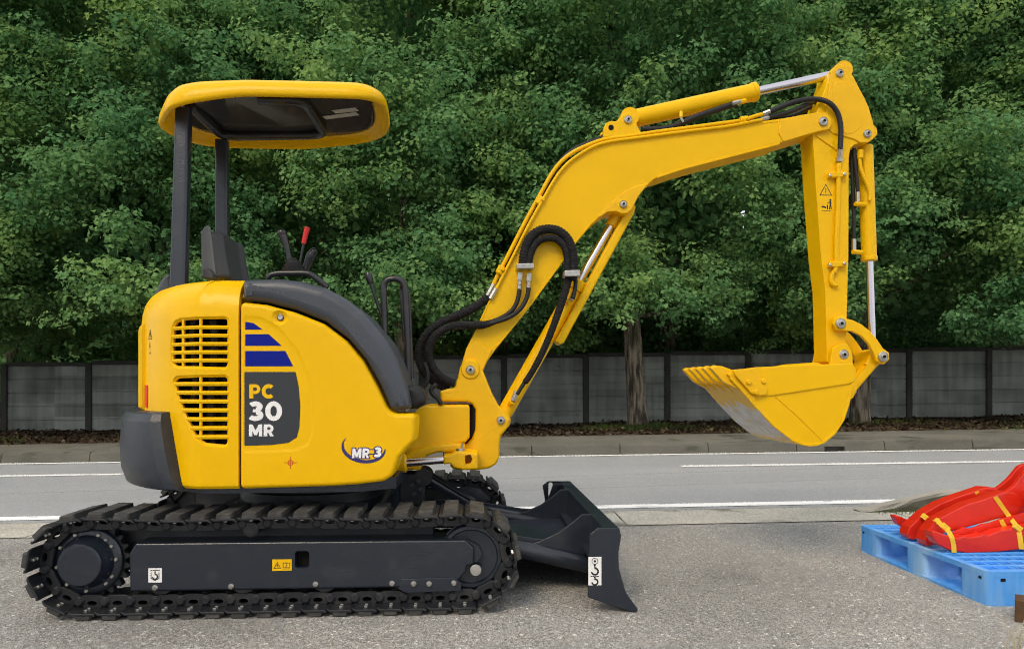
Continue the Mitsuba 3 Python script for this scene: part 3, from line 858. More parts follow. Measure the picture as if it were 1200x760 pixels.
    for k in range(4):
        xr = -1.30 + k * 0.34
        put('track_roller', lathe([(0.05, -0.075), (0.062, -0.073), (0.062, -0.06), (0.05, -0.056), (0.05, 0.056), (0.062, 0.06), (0.062, 0.073), (0.05, 0.075)], [xr, yc, 0.1475], [0, 1, 0], 20), 'track_steel', fr)

# ------------------------------------------------------------------ carbody, swing ring, blade
car = f'{EX}__carbody'
put('cross_frame', rext([(-1.25, 0.16), (-1.20, 0.40), (-0.42, 0.40), (-0.36, 0.16)], 3.33, 4.43, 0.015, 0.03), 'charcoal_paint', car)
put('swing_ring', lathe([(0.36, 0), (0.36, 0.05), (0.33, 0.055), (0.33, 0.075), (0.37, 0.08), (0.37, 0.115)], [-0.81, 3.882, 0.395], [0, 0, 1], 48), 'track_steel', car)
# lifting cylinder of the blade: the dark tube that slopes down in front of the swing bracket
p0, p1 = P3([(497, 557)], 3.80)[0], P3([(588, 611)], 3.80)[0]
put('blade_cylinder', rod(p0, p0 + (p1 - p0) * 0.62, 0.036, 20), 'charcoal_paint', car)
put('blade_cylinder_rod', rod(p0 + (p1 - p0) * 0.62, p1, 0.022, 16), 'charcoal_paint', car)
put('cylinder_hose', tube(P3([(499, 553), (520, 566), (545, 581), (575, 597)], 3.755), 0.007, 6, 14), 'hose_rubber', car, smooth=True)
put('cylinder_lug', cat(lathe([(0.045, -0.07), (0.045, 0.07)], p0, [0, 1, 0], 20), rbox(p0[0] - 0.12, p0[0], 3.74, 3.86, 0.36, p0[2] + 0.02, 0.006)), 'track_steel', car)
put('hydraulic_fitting', cat(*[rod(P3([(u, v)], y)[0] - [0, 0.012, 0], P3([(u, v)], y)[0] + [0, 0.02, 0], 0.014, 6) for u, v, y in ((483, 568, 3.62), (491, 563, 3.62), (485, 578, 3.62), (493, 572, 3.64))]), 'track_steel', car)

bld = f'{EX}__blade'
def blade_prof(Y0=3.107):
    front = [(725.3, 618.4), (727.3, 627.5), (724.3, 645.3), (724.6, 665), (732.4, 692.7), (747, 713.5)]
    back = [(744.5, 717), (724, 709.5), (712.5, 690), (706.5, 665), (706.5, 645), (709, 630), (707, 618.4)]
    return P(front + back, Y0)
put('mouldboard', rext(blade_prof(), 3.112, 4.652, 0.003, 0.0), 'charcoal_paint', bld, smooth=25)
endp = P([(689, 699.8), (691, 625.6), (700.8, 618), (725.8, 618), (728, 627.5), (725, 645.3), (725.3, 665), (733, 692.7), (747.6, 713), (745, 717.5)], 3.107)
put('end_plate', rext(endp, 3.105, 3.121, 0.003, 0.008), 'charcoal_paint', bld)
def slot(cx, cz, w, h):
    return rext([(cx + w * math.cos(t), cz + (h if math.sin(t) > 0 else -h) + w * math.sin(t)) for t in np.linspace(0.01, 2 * np.pi + 0.01, 17)[:-1]], 3.0, 5.0, 0)
fx, fz = at(644.5, 573.5, 4.64)
put('end_plate', cut(rext(np.array([[x - 0.05 if i in (1, 2) else x, z] for i, (x, z) in enumerate(endp)]), 4.643, 4.659, 0.003, 0.008), slot(fx + 0.004, fz, 0.014, 0.032)), 'charcoal_paint', bld)
rib = [(endp[0, 0] + 0.01, 0.10), (endp[0, 0] - 0.02, 0.28), (endp[0, 0] + 0.01, 0.365), (endp[0, 0] + 0.12, 0.365), (endp[0, 0] + 0.13, 0.10)]
put('rib', cut(rext(rib, 4.50, 4.514, 0.003, 0.01), slot(at(656, 574, 4.5)[0] - 0.004, fz - 0.004, 0.016, 0.030)), 'charcoal_paint', bld)
xb = 0.54
def curved_gusset(y):
    q = [(xb - 0.30, 0.215), (xb - 0.22, 0.235), (xb - 0.13, 0.275), (xb - 0.06, 0.325), (xb - 0.02, 0.36), (xb + 0.03, 0.36), (xb + 0.03, 0.13), (xb - 0.30, 0.16)]
    return rext(q, y, y + 0.014, 0.003, 0.004)
put('gusset', curved_gusset(3.44), 'charcoal_paint', bld)
put('gusset', curved_gusset(4.27), 'charcoal_paint', bld)
put('stiffener', rbox(xb - 0.02, xb + 0.04, 3.12, 4.64, 0.205, 0.222, 0.003), 'charcoal_paint', bld)
for y in (3.45, 4.30):
    put('push_arm', tube([(-0.08, y, 0.235), (0.10, y, 0.222), (0.30, y, 0.185), (xb + 0.015, y, 0.125)], 0.043, 16), 'charcoal_paint', bld, smooth=True)
    put('arm_web', rext([(-0.05, 0.225), (-0.05, 0.285), (0.06, 0.285), (0.30, 0.245), (xb + 0.015, 0.225), (xb + 0.015, 0.12), (0.30, 0.18), (0.10, 0.215)], y + 0.012, y + 0.028, 0.003, 0.006), 'charcoal_paint', bld)
put('push_plate', rbox(0.06, xb + 0.02, 3.48, 4.29, 0.178, 0.192, 0.004), 'charcoal_paint', bld)
lx, lz = at(697, 668.5, 3.105)
put('white_sticker', rbox(lx - 0.028, lx + 0.028, 3.1036, 3.1055, lz - 0.060, lz + 0.060, 0), 'decal_white', bld, label='tall white sticker with two hook symbols on the blade end')
ink = union_all([affinity.translate(hook(0.030, 0.011), 0, 0.006), affinity.translate(hook(0.022, 0.010), 0, -0.040), sbox(-0.018, -0.024, 0.018, -0.021),
                 Point(0, 0.042).buffer(0.014).difference(Point(0, 0.042).buffer(0.0115)), Point(0, 0.042).buffer(0.005)])
put('sticker_print', xz_print(ink, lx, lz, 3.1026, 0.001), 'decal_black', bld, kind='stuff')

# ------------------------------------------------------------------ upper structure
CX, CY, RB, YB = -0.81, 3.882, 0.80, 3.155       # slewing axis, tail radius, near side plane
x_arc = CX - math.sqrt(RB ** 2 - (CY - YB) ** 2)
up = f'{EX}__upper_frame'
deck = [(CX + 0.76 * math.cos(t), CY + 0.76 * math.sin(t)) for t in np.linspace(math.pi * 0.63, math.pi * 1.37, 40)] + [(-0.48, 3.20), (-0.33, 3.30), (-0.30, 4.45), (-0.50, 4.55)]
dm = trimesh.creation.extrude_polygon(Polygon(deck), 0.05, engine='earcut')
put('deck', shift(fix(tm(dm.vertices, dm.faces)), z=0.508), 'charcoal_paint', up, smooth=30)
dm = trimesh.creation.extrude_polygon(Polygon([(-0.98, 3.45), (-0.33, 3.45), (-0.33, 4.5), (-0.98, 4.5)]), 0.02, engine='earcut')
put('floor_plate', shift(fix(tm(dm.vertices, dm.faces)), z=0.74), 'grey_plastic', up, smooth=30)
dm = trimesh.creation.extrude_polygon(Polygon(deck).buffer(-0.12), 0.62, engine='earcut')
core = cut(shift(fix(tm(dm.vertices, dm.faces)), z=0.56), rbox(-0.96, 0.2, 3.0, 5.0, 0.72, 1.4, 0))
put('engine_block', core, 'engine_dark', up, smooth=30)

def path_plan(k):
    """k 0..1 along the hood's outer plan line: near side, round the tail, far side; gives point and inward normal."""
    xs = at(279.3, 450, YB)[0]
    La, Lb = xs - x_arc, RB * 2 * math.acos((CX - x_arc) / RB)
    u = k * (2 * La + Lb)
    if u <= La:
        return (xs - u, YB), (0, 1)
    if u >= La + Lb:
        return (x_arc + (u - La - Lb), 2 * CY - YB), (0, -1)
    a0 = math.atan2(YB - CY, x_arc - CX)
    a = a0 - (u - La) / RB
    return (CX + RB * math.cos(a), CY + RB * math.sin(a)), (-math.cos(a), -math.sin(a))
def hood_shell(sec, ks, off=0.0):
    rings = []
    for k in ks:
        (x, y), (nx, ny) = path_plan(k)
        rings.append(np.array([[x + nx * (d - off), y + ny * (d - off), z] for d, z in sec]))
    return loft(rings)
hood = f'{EX}__hood'
ZB = 0.535
zbot = at(230, 573, YB)[1]
sec = [(0.012, zbot), (0.002, zbot + 0.012), (0, zbot + 0.03), (0, 1.24), (0.004, 1.29), (0.016, 1.335), (0.038, 1.372), (0.068, 1.397), (0.105, 1.413), (0.16, 1.424), (0.30, 1.432), (0.44, 1.434),
       (0.44, 1.415), (0.30, 1.413), (0.16, 1.404), (0.11, 1.39), (0.07, 1.36), (0.035, 1.30), (0.028, 1.24), (0.028, zbot)]
ks = np.unique(np.r_[np.linspace(0, 0.10, 3), np.linspace(0.04, 0.5, 46), np.linspace(0.5, 1.0, 40)])
shell = hood_shell(sec, ks)
up_open = [(195.5, 382), (199, 376.5), (206, 374), (265.5, 373), (265.5, 430), (200, 428), (194, 424), (193.5, 402)]
lo_open = [(196.5, 446.5), (202, 442.5), (265.5, 441.5), (265.5, 521.5), (240, 519), (229, 511.5), (213, 485), (202, 462)]
cuts = [rext(P(q, YB), 2.9, 3.58, 0, 0.012) for q in (up_open, lo_open)]
# slanted lips round the openings: a shallow dish pressed into the sheet
def dish(q, grow, depth):
    c = np.array(Polygon(ring_poly(P(q, YB), 0.012)).segmentize(0.008).exterior.coords)[:-1]
    mt = miter(c)
    a, b = c + mt * grow, c + mt * 0.002
    ya = 3.0
    rings = []
    for q2, dd in ((a, -0.12), (a, 0.0), (b, depth)):
        y = np.array([(CY - math.sqrt(max(RB ** 2 - (x - CX) ** 2, 0.02)) if x < x_arc else YB) for x in q2[:, 0]])
        rings.append(np.stack([q2[:, 0], y + dd, q2[:, 1]], 1))
    return loft(rings)
shell = cut(shell, dish(up_open, 0.011, 0.011), dish(lo_open, 0.011, 0.011), *cuts)
put('shell', shell, 'yellow_paint', hood, smooth=32)
def hood_y(x):
    return CY - math.sqrt(max(RB ** 2 - (x - CX) ** 2, 0.02)) if x < x_arc else YB
def inside_span(q, z):
    poly = Polygon(ring_poly(P(q, YB), 0.012))
    xs = poly.intersection(LineString([(-2, z), (0, z)])).bounds
    return xs[0], xs[2]
def slat(x0, x1, z, h):
    xs = np.linspace(x0 - 0.008, x1 + 0.008, 9)
    rings = []
    for x in xs:
        y = hood_y(x) + 0.006
        rings.append(np.array([[x, y, z - h], [x, y - 0.004, z + h * 0.2], [x, y + 0.002, z + h], [x, y + 0.026, z + h * 1.4], [x, y + 0.026, z - h * 0.4]]))
    return loft(rings)
for q, n, v0, v1 in ((up_open, 5, 374, 430), (lo_open, 7, 442, 521)):
    for k in range(n):
        z = at(230, v0 + (v1 - v0) * (k + (0.95 if n == 5 else 0.75)) / (n + (0.75 if n == 5 else 0.6)), YB)[1]
        a, b = inside_span(q, z)
        put('louvre_slat', slat(a, b, z, 0.0075), 'yellow_paint', hood, smooth=30)
    for u in (209.5, 234):
        x = at(u, 400, YB)[0]
        sp = Polygon(ring_poly(P(q, YB), 0.012)).intersection(LineString([(x, 0), (x, 2)])).bounds
        if u < 220 and q is lo_open:
            continue
        y = hood_y(x)
        put('louvre_bar', rbox(x - 0.005, x + 0.005, y + 0.008, y + 0.024, sp[1] - 0.006, sp[3] + 0.006, 0.001), 'yellow_paint', hood)
# near-black sheet painted in for the shade behind the louvres, then two pipes
put('shade_sheet', cat(rext(P([(188, 372), (268, 372), (268, 524), (236, 522), (190, 450)], 3.30), 3.36, 3.40, 0.0), ), 'dark_void', hood)
put('cooling_pipe', cat(tube(P3([(228, 372), (226, 400), (229, 432), (226, 470)], 3.26), 0.014, 8, 12), tube(P3([(250, 372), (252, 420), (248, 470), (250, 520)], 3.27), 0.020, 8, 12)), 'engine_dark', hood)
# raised bead along the seam
xs_ = at(273, 450, YB)[0]
zt_ = 1.30
# rear bonnet, a little proud of the hood, with reflector
kk = np.linspace(0.245, 0.5, 40)
def k_of_angle(deg):
    """k where the plan line has this angle from the tail axis on the near side."""
    xs = at(279.3, 450, YB)[0]
    La, half = xs - x_arc, math.acos((CX - x_arc) / RB)
    return (La + RB * (half - math.radians(deg))) / (2 * La + 2 * RB * half)
k1, k2 = k_of_angle(34.5), 1 - k_of_angle(34.5)
z0b, z1b = 0.852, 1.245
bsec = [(0.0, z0b + 0.012), (-0.0, z1b - 0.03), (0.006, z1b - 0.008), (0.018, z1b), (0.05, z1b), (0.05, z0b), (0.012, z0b)]
put('rear_bonnet', hood_shell(bsec, np.linspace(k1, k2, 50), 0.014), 'yellow_paint', hood, smooth=32)
kr = np.linspace(k_of_angle(38.2), k_of_angle(35.4), 5)
zr0, zr1 = at(172, 477, 3.42)[1], at(172, 451, 3.42)[1]
put('reflector', hood_shell([(0, zr0), (0, zr1), (0.02, zr1), (0.02, zr0)], kr, 0.004), 'red_reflector', hood, smooth=30)
# faint warning print on the rear corner
def wrap_print(poly, u, v, off, mat, name, parent, Yg=3.36, k=None):
    k0 = k_of_angle(k)
    (x, y), (nx, ny) = path_plan(k0)
    z = at(u, v, y)[1]
    m = xz_print(poly, 0, 0, 0, 0.001)
    tx, ty = -ny, nx        # along the surface; flips so that text reads from outside
    vv = np.array(m.vertices)
    q = np.stack([x + (-tx) * vv[:, 0] * -1 - nx * (off - vv[:, 1]), y + (-ty) * vv[:, 0] * -1 - ny * (off - vv[:, 1]), z + vv[:, 2]], 1)
    return put(name, fix(tm(q, m.faces)), mat, parent, smooth=False)
tri = Polygon([(-0.022, -0.02), (0.022, -0.02), (0, 0.024)])
wp = union_all([tri.difference(tri.buffer(-0.0022)), sbox(-0.0015, -0.012, 0.0015, 0.008), sbox(-0.006, -0.055, 0.004, -0.05), sbox(0.004, -0.06, 0.008, -0.036), sbox(-0.004, -0.085, 0.0, -0.078), sbox(0.004, -0.085, 0.006, -0.078)])
wrap_print(wp, 176, 392, 0.0016, 'decal_black', 'warning_print', hood, k=40.5)

# counterweight round the tail
cw = f'{EX}__counterweight'
def weight_mesh():
    sec = [(0.79, 0.524, 0), (0.855, 0.524, 0), (0.864, 0.530, 0), (0.885, 0.590, 0), (0.888, 0.630, 0), (0.890, 0.70, 0), (0.884, 0.805, 0), (0.880, 0.817, 0), (0.866, 0.842, 0), (0.858, 0.847, 0), (0.79, 0.852, 0)]
    rings = []
    for i, w in enumerate(np.r_[0, 0.02, 0.05, np.linspace(0.08, 0.92, 44), 0.95, 0.98, 1]):
        edge = 0.030 if i in (0, 49) else (0.006 if i in (1, 48) else 0.0)
        r = []
        for R, z, _ in sec:
            half = math.radians(53.5 + 6.5 * (0.85 - z) / 0.33)
            a = math.pi + half - 2 * half * w
            rr = min(R, 0.80 + (R - 0.80) * (1 - edge * 14))
            r.append([CX + rr * math.cos(a), CY + rr * math.sin(a), z])
        rings.append(np.array(r))
    return loft(rings)
put('casting', weight_mesh(), 'slate_casting', cw, smooth=22)

# side cover (the big yellow door) with its decals
cov = f'{EX}__side_cover'
covp = [(281, 353.5), (311, 356.5), (345, 365.5), (379, 379), (406, 399.5), (426, 423.5), (443, 454.5), (453, 476), (458, 482.5), (464, 484.5), (485, 484.5), (487.2, 488), (487, 505), (485.3, 517), (476, 526), (467.5, 536.5),
        (463, 549), (460, 557.5), (450, 563.8), (420, 567.5), (390, 569.5), (281, 573)]
yc0 = 3.150
body = rext(P(covp, yc0), yc0, 3.40, 0.020, 0.02, seg=4)
# shallow pressed field round the decals
field = ring_poly(P([(283.5, 372), (305, 373), (328, 388), (347, 410), (360, 440), (366, 475), (366, 505), (361, 520), (345, 527), (283.5, 529)], yc0), 0.02)
mt = miter(field)
rings = [np.stack([q[:, 0], np.full(len(q), y), q[:, 1]], 1) for q, y in ((field + mt * 0.012, yc0 - 0.05), (field + mt * 0.012, yc0 - 0.0005), (field + mt * 0.004, yc0 + 0.0035), (field - mt * 0.010, yc0 + 0.0055))]
body = cut(body, loft(rings))
kx, kz = at(328, 371.5, yc0)
body = cut(body, lathe([(0.034, -0.03), (0.034, 0.0), (0.018, 0.012)], [kx, yc0, kz], [0, 1, 0], 24))
put('panel', body, 'yellow_paint', cov, smooth=32)
put('lock', lathe([(0.0115, 0), (0.0115, 0.007), (0.009, 0.009), (0.004, 0.0085)], [kx, yc0 + 0.012, kz], [0, -1, 0], 20), 'zinc', cov)
put('lock_ring', lathe([(0.0145, 0), (0.0145, 0.005), (0.012, 0.006)], [kx, yc0 + 0.012, kz], [0, -1, 0], 20), 'black_paint', cov)
YD = yc0 + 0.0055
def stuck(name, pts, mat, lift=0.0010, corner=0.0, label=None, Y=YD):
    poly = Polygon(ring_poly(P(pts, Y), corner))
    return put(name, xz_print(poly, 0, 0, Y - lift - 0.0004, 0.0012), mat, cov, smooth=False, label=label)
stuck('blue_stripe', [(287.5, 377), (297, 378.5), (307.5, 386), (287.5, 386)], 'decal_blue')
stuck('blue_stripe', [(287.5, 391.5), (315, 391.5), (330, 405), (287.5, 405)], 'decal_blue')
stuck('blue_stripe', [(287.5, 411), (334.5, 411), (343.5, 429), (287.5, 429)], 'decal_blue')
stuck('model_plate', [(286.5, 435.5), (346.5, 435.5), (350, 452), (352, 475), (351, 500), (348, 512), (338, 518.5), (318, 521), (286.5, 522)], 'decal_grey', 0.001, 0.006)

# heavy lettering, built from strokes
def stroke(pts, w):
    return LineString(pts).buffer(w / 2, cap_style='flat', join_style='mitre')
def arcp(cx, cy, rx, ry, a0, a1, n=22):
    return [(cx + rx * math.cos(math.radians(a)), cy + ry * math.sin(math.radians(a))) for a in np.linspace(a0, a1, n)]
def glyph(ch, w=0.27):
    """A heavy capital or figure, 1 high; returns (shape, advance)."""
    h = w / 2
    if ch == 'P':
        s = union_all([sbox(0, 0, w, 1), stroke([(w * 0.5, 1 - w * 0.40)] + arcp(0.42, 0.655, 0.25, 0.345 - w * 0.40, 90, -90) + [(w * 0.5, 0.31 + w * 0.40)], w * 0.8)])
        return s, 0.82
    if ch == 'C':
        return stroke(arcp(0.50, 0.5, 0.5 - h, 0.5 - h * 0.86, 48, 312, 36), w * 0.95), 0.90
    if ch == '0':
        e = affinity.scale(Point(0, 0).buffer(1, 24), 0.43, 0.5)
        return affinity.translate(e.difference(affinity.scale(Point(0, 0).buffer(1, 24), 0.43 - w * 0.93, 0.5 - w * 0.80)), 0.43, 0.5), 0.92
    if ch == '3':
        t = w * 0.86
        up_, lo_ = arcp(0.34, 0.725, 0.25, 0.275 - t / 2, 152, -82, 26), arcp(0.34, 0.285, 0.29, 0.285 - t / 2, 82, -152, 26)
        return union_all([stroke(up_, t), stroke(lo_, t), sbox(0.22, 0.44, 0.42, 0.44 + t * 0.62)]), 0.78
    if ch == 'M':
        s = union_all([sbox(0, 0, w * 0.92, 1), sbox(1.06 - w * 0.92, 0, 1.06, 1), Polygon([(0, 1), (w * 0.98, 1), (0.53, 0.48), (1.06 - w * 0.98, 1), (1.06, 1), (0.62, 0.10), (0.44, 0.10)])])
        return s, 1.13
    if ch == 'R':
        s = union_all([glyph('P', w)[0], Polygon([(0.30, 0.42), (0.56, 0.42), (0.82, 0), (0.52, 0)])])
        return s, 0.86
    if ch == '-':
        return sbox(0, 0.36, 0.34, 0.60), 0.42
def lettering(txt, h, slant=0.0, gap=0.06, w=0.27):
    out, x = [], 0.0
    for ch in txt:
        g, adv = glyph(ch, w)
        out.append(affinity.translate(g, x, 0))
        x += adv + gap
    s = affinity.scale(union_all(out), h, h, origin=(0, 0))
    return affinity.affine_transform(s, [1, slant, 0, 1, 0, 0])
def fit_text(txt, u0, v0, u1, v1, Y, w=0.27, slant=0.0):
    """Lettering that fills the box measured in the photo."""
    (x0, z1), (x1, z0) = at(u0, v0, Y), at(u1, v1, Y)
    s = lettering(txt, 1.0, slant, 0.06, w)
    a, b, c, d = s.bounds
    s = affinity.translate(s, -a, -b)
    return affinity.translate(affinity.scale(s, (x1 - x0) / (c - a), (z1 - z0) / (d - b), origin=(0, 0)), x0, z0)
for txt, box_, mat in (('PC', (292.2, 449.8, 320.5, 466.8), 'decal_yellow'), ('30', (291.6, 470, 330.8, 492.8), 'decal_white'), ('MR', (292, 497, 321.2, 510.8), 'decal_white')):
    put('lettering', xz_print(fit_text(txt, *box_, YD, 0.285), 0, 0, YD - 0.0024, 0.0012), mat, cov, smooth=False, label=f'lettering {txt} on the dark plate')
# red cross-hair mark
cx_, cz_ = at(340.6, 541.8, yc0)
r_ = 0.0115
ink = union_all([Point(0, 0).buffer(r_).difference(Point(0, 0).buffer(r_ - 0.003)), sbox(-0.026, -0.0012, 0.026, 0.0012), sbox(-0.0012, -0.026, 0.0012, 0.026)])
put('red_cross_mark', xz_print(ink, cx_, cz_, yc0 - 0.001, 0.0014), 'decal_red', cov, smooth=False)
# MR-3 with its swoosh
def px_poly(pts, Y):
    return Polygon(P(pts, Y)).buffer(0)
ex, ez = at(426, 526, yc0)
oval = lambda rx, rz, dx=0, dz=0, rot=-8: affinity.rotate(affinity.translate(affinity.scale(Point(0, 0).buffer(1, 32), rx, rz), ex + dx, ez + dz), rot, origin=(ex, ez))
swoosh = oval(0.093, 0.063, 0, 0.004).difference(oval(0.086, 0.058, 0.0015, 0.0135)).difference(sbox(ex - 0.055, ez + 0.0, ex + 0.2, ez + 0.2)).difference(sbox(ex - 0.2, ez + 0.048, ex + 0.2, ez + 0.2))
put('swoosh', xz_print(swoosh, 0, 0, yc0 - 0.001, 0.0014), 'decal_navy', cov, smooth=False, label='dark blue swoosh around the lettering MR-3')
t1 = fit_text('MR', 412.5, 525, 433, 536.2, yc0, 0.30, 0.08)
t2 = fit_text('-', 432.5, 527, 438.5, 531, yc0, 0.3)
t3 = fit_text('3', 438, 523.5, 447, 535.3, yc0, 0.30, 0.08)
put('lettering', xz_print(union_all([t1, t2, t3]).buffer(0.0042), 0, 0, yc0 - 0.0018, 0.0012), 'decal_navy', cov, smooth=False)
put('lettering', xz_print(union_all([t1, t3]), 0, 0, yc0 - 0.0028, 0.0012), 'decal_white', cov, smooth=False, label='white lettering MR-3 with blue outline')
put('lettering', xz_print(t2, 0, 0, yc0 - 0.0028, 0.0012), 'decal_yellow', cov, smooth=False)

# fender arch
fen = f'{EX}__fender'
fp = [(282.5, 328.5), (286, 326.5), (300, 326), (326, 325.5), (352, 328.5), (379, 335.5), (403, 348), (425, 365), (440, 382), (455, 401), (465, 420), (472, 440), (478, 459), (481.5, 478.8),
      (460, 481.0), (456, 477), (445, 451), (428, 421), (407.3, 396.6), (379.9, 375.8), (345.9, 362.2), (311, 353.5), (283, 350.5)]
put('arch', rext(P(fp, 3.146), 3.146, 3.62, 0.045, 0.014, seg=6), 'grey_plastic', fen, smooth=40)
put('front_boot', cat(rext(P([(474, 452), (486, 450), (495, 456), (499.5, 465), (499, 473), (489, 479), (476, 479)], 3.24), 3.24, 3.44, 0.03, 0.02, seg=4),), 'hose_rubber', fen, smooth=40)
put('grab_rail', tube(fillet_path(P3([(313, 327), (318, 320.5), (358, 319.5), (366, 322), (384, 337)], 3.30), 0.05), 0.013, 10), 'black_paint', fen, smooth=True)
# consoles and far side of the operator's station
con = f'{EX}__operator_station'
put('near_console', rext([(-0.98, 0.76), (-0.98, 1.36), (-0.86, 1.385), (-0.72, 1.375), (-0.62, 1.30), (-0.52, 1.1), (-0.46, 0.76)], 3.46, 3.62, 0.02, 0.04), 'grey_plastic', con)
put('far_console', rext([(-0.98, 0.56), (-0.98, 1.34), (-0.70, 1.34), (-0.56, 1.10), (-0.45, 0.56)], 4.22, 4.55, 0.03, 0.05), 'yellow_paint', con)
put('seat_stand', rbox(-1.06, -0.72, 3.70, 4.08, 0.76, 1.12, 0.02), 'black_paint', con)
# seat
seat = f'{EX}__seat'
sp = [(237.5, 325), (236.8, 296), (236.4, 271), (240, 265.6), (250, 264), (253, 270), (254.5, 285), (258, 305), (262.5, 325)]
def seat_back():
    c = ring_poly(P(sp, 3.66), 0.022)
    z0, z1 = c[:, 1].min(), c[:, 1].max()
    rings = []
    for w in np.linspace(0, 1, 25):
        y = 3.66 + 0.42 * w
        taper = 1 - 0.16 * abs(2 * w - 1) ** 4
        q = c.copy()
        q[:, 1] = z0 + (q[:, 1] - z0) * (1 - 0.13 * abs(2 * w - 1) ** 2.5)
        bol = 0.030 * (1 if abs(2 * w - 1) > 0.55 else 0) * 0.5 * (1 + math.cos((abs(2 * w - 1) - 0.78) / 0.22 * math.pi)) if 0.55 < abs(2 * w - 1) < 1 else 0
        xm = (q[:, 0].min() + q[:, 0].max()) / 2
        q[:, 0] = np.where(q[:, 0] > xm, q[:, 0] + bol - 0.02 * (abs(2 * w - 1) ** 6), q[:, 0])
        rings.append(np.stack([q[:, 0], np.full(len(q), y), q[:, 1]], 1))
    return loft(rings)
put('backrest', seat_back(), 'seat_vinyl', seat, smooth=45)
put('side_shell', rext(P([(236.5, 325), (236.0, 272), (240, 265.3), (246, 264), (250.5, 300), (253.5, 325)], 3.654), 3.650, 3.668, 0.006, 0.01), 'seat_shell', seat, smooth=35)
put('cushion', rbox(-1.15, -0.72, 3.66, 4.08, 1.12, 1.24, 0.03, 3), 'seat_vinyl', seat, smooth=45)
put('armrest', rext(P([(237, 326), (237, 315), (243, 313), (249, 320), (250, 327)], 3.60), 3.60, 3.66, 0.008, 0.01), 'seat_vinyl', seat)
put('armrest', rext(P([(268, 327), (272, 318), (276, 309), (283, 310), (281, 327)], 4.08), 4.08, 4.14, 0.008, 0.01), 'seat_vinyl', seat)
# levers
lev = f'{EX}__control_lever'
def lever(key, pts, Y, r, mat, boot=None, label=None):
    labels.setdefault(key, {})['label'] = label
    put('stick', tube(P3(pts, Y), r, 10, 14), mat, key, smooth=True)
    if boot:
        u, v = boot
        b = P3([(u, v)], Y)[0]
        put('rubber_boot', lathe([(0.060, 0), (0.062, 0.010), (0.050, 0.013), (0.053, 0.026), (0.042, 0.029), (0.044, 0.041), (0.032, 0.045), (0.032, 0.056), (0.02, 0.062), (0.02, 0.07)], b, [-0.10, 0, 1], 20), 'hose_rubber', key)
lever(lev, [(341.5, 314), (339, 303), (335.5, 288), (330.5, 274)], 3.56, np.r_[np.linspace(0.014, 0.013, 7), np.linspace(0.014, 0.019, 7)], 'black_paint', (344.5, 320), 'black joystick leaning back, with a ribbed rubber boot')
gp = P3([(330.5, 274)], 3.56)[0]
put('knob', lathe([(0.015, -0.012), (0.021, -0.004), (0.022, 0.008), (0.016, 0.018), (0.006, 0.022)], gp, [-0.35, 0, 1], 18), 'black_paint', lev, smooth=50)
lev2 = f'{EX}__control_lever_001'
lever(lev2, [(349, 321), (352.5, 303), (356, 286), (357, 281)], 3.72, 0.0065, 'black_paint', None, 'thin lever with red grip')
put('red_grip', tube(P3([(355.8, 285.5), (358.3, 274), (360.5, 266.5)], 3.72), [0.0115, 0.013, 0.0145], 8), 'red_plastic', lev2, smooth=30)
lev3 = f'{EX}__control_lever_002'
lever(lev3, [(357, 321), (360.5, 309), (366.5, 296), (371, 293.5)], 4.05, np.r_[np.linspace(0.016, 0.024, 8), np.linspace(0.026, 0.019, 6)], 'black_paint', None, 'black joystick leaning forward')
lev4 = f'{EX}__travel_lever'
lever(lev4, [(453, 385), (447, 369), (437, 339), (433, 327)], 3.66, 0.0085, 'black_paint', None, 'thin black travel lever leaning back')
put('knob', tube(P3([(434.8, 332), (432, 324), (430.5, 319.5)], 3.66), [0.0145, 0.019, 0.014], 10), 'black_paint', lev4, smooth=True)
put('lever_guard', tube(fillet_path([P3([(451.5, 402)], 3.52)[0], P3([(449, 326)], 3.52)[0], P3([(474.5, 327)], 3.52)[0], P3([(479, 446)], 3.52)[0]], 0.055), 0.0155, 10), 'black_paint', con, smooth=True)
put('lever_guard', tube(fillet_path([P3([(474, 400)], 3.70)[0], P3([(470, 332)], 3.70)[0], P3([(478.5, 340)], 3.60)[0], P3([(483, 443)], 3.60)[0]], 0.04), 0.010, 10), 'black_paint', con, smooth=True)

# dark mount under the rear post
put('post_mount', rext(P([(171, 366), (177, 350), (188, 327), (194, 321), (199, 322), (201, 372)], 3.60), 3.60, 3.78, 0.02, 0.012), 'grey_plastic', con)

# ------------------------------------------------------------------ canopy
can = f'{EX}__canopy'
pn0, pn1 = P3([(209.6, 352)], 3.494)[0], P3([(215.6, 128)], 3.56)[0]
pf0, pf1 = P3([(261, 335)], 4.13)[0], P3([(260.5, 165)], 4.12)[0]
def post_tube(a, b, w, d):
    q = [(-w, -d), (w, -d), (w, d), (-w, d)]
    c = ring_poly(q, 0.014)
    return loft([np.stack([p[0] + c[:, 0] * k, p[1] + c[:, 1], np.full(len(c), p[2])], 1) for p, k in ((a, 1.06), (b, 0.96))])
put('post', post_tube(pn0, pn1, 0.034, 0.030), 'charcoal_paint', can, smooth=40)
put('post', post_tube(pf0, pf1, 0.034, 0.030), 'charcoal_paint', can, smooth=40)
ZR = 2.325
ringp = fillet_path([(-0.80, 3.545, ZR - 0.01), (-1.34, 3.545, ZR - 0.03), (-1.355, 4.13, ZR), (-0.80, 4.13, ZR + 0.02), (-0.80, 3.545, ZR - 0.01), (-1.0, 3.545, ZR - 0.017)], 0.09)
put('roof_frame', tube(ringp[5:], 0.024, 10), 'black_paint', can, smooth=True)
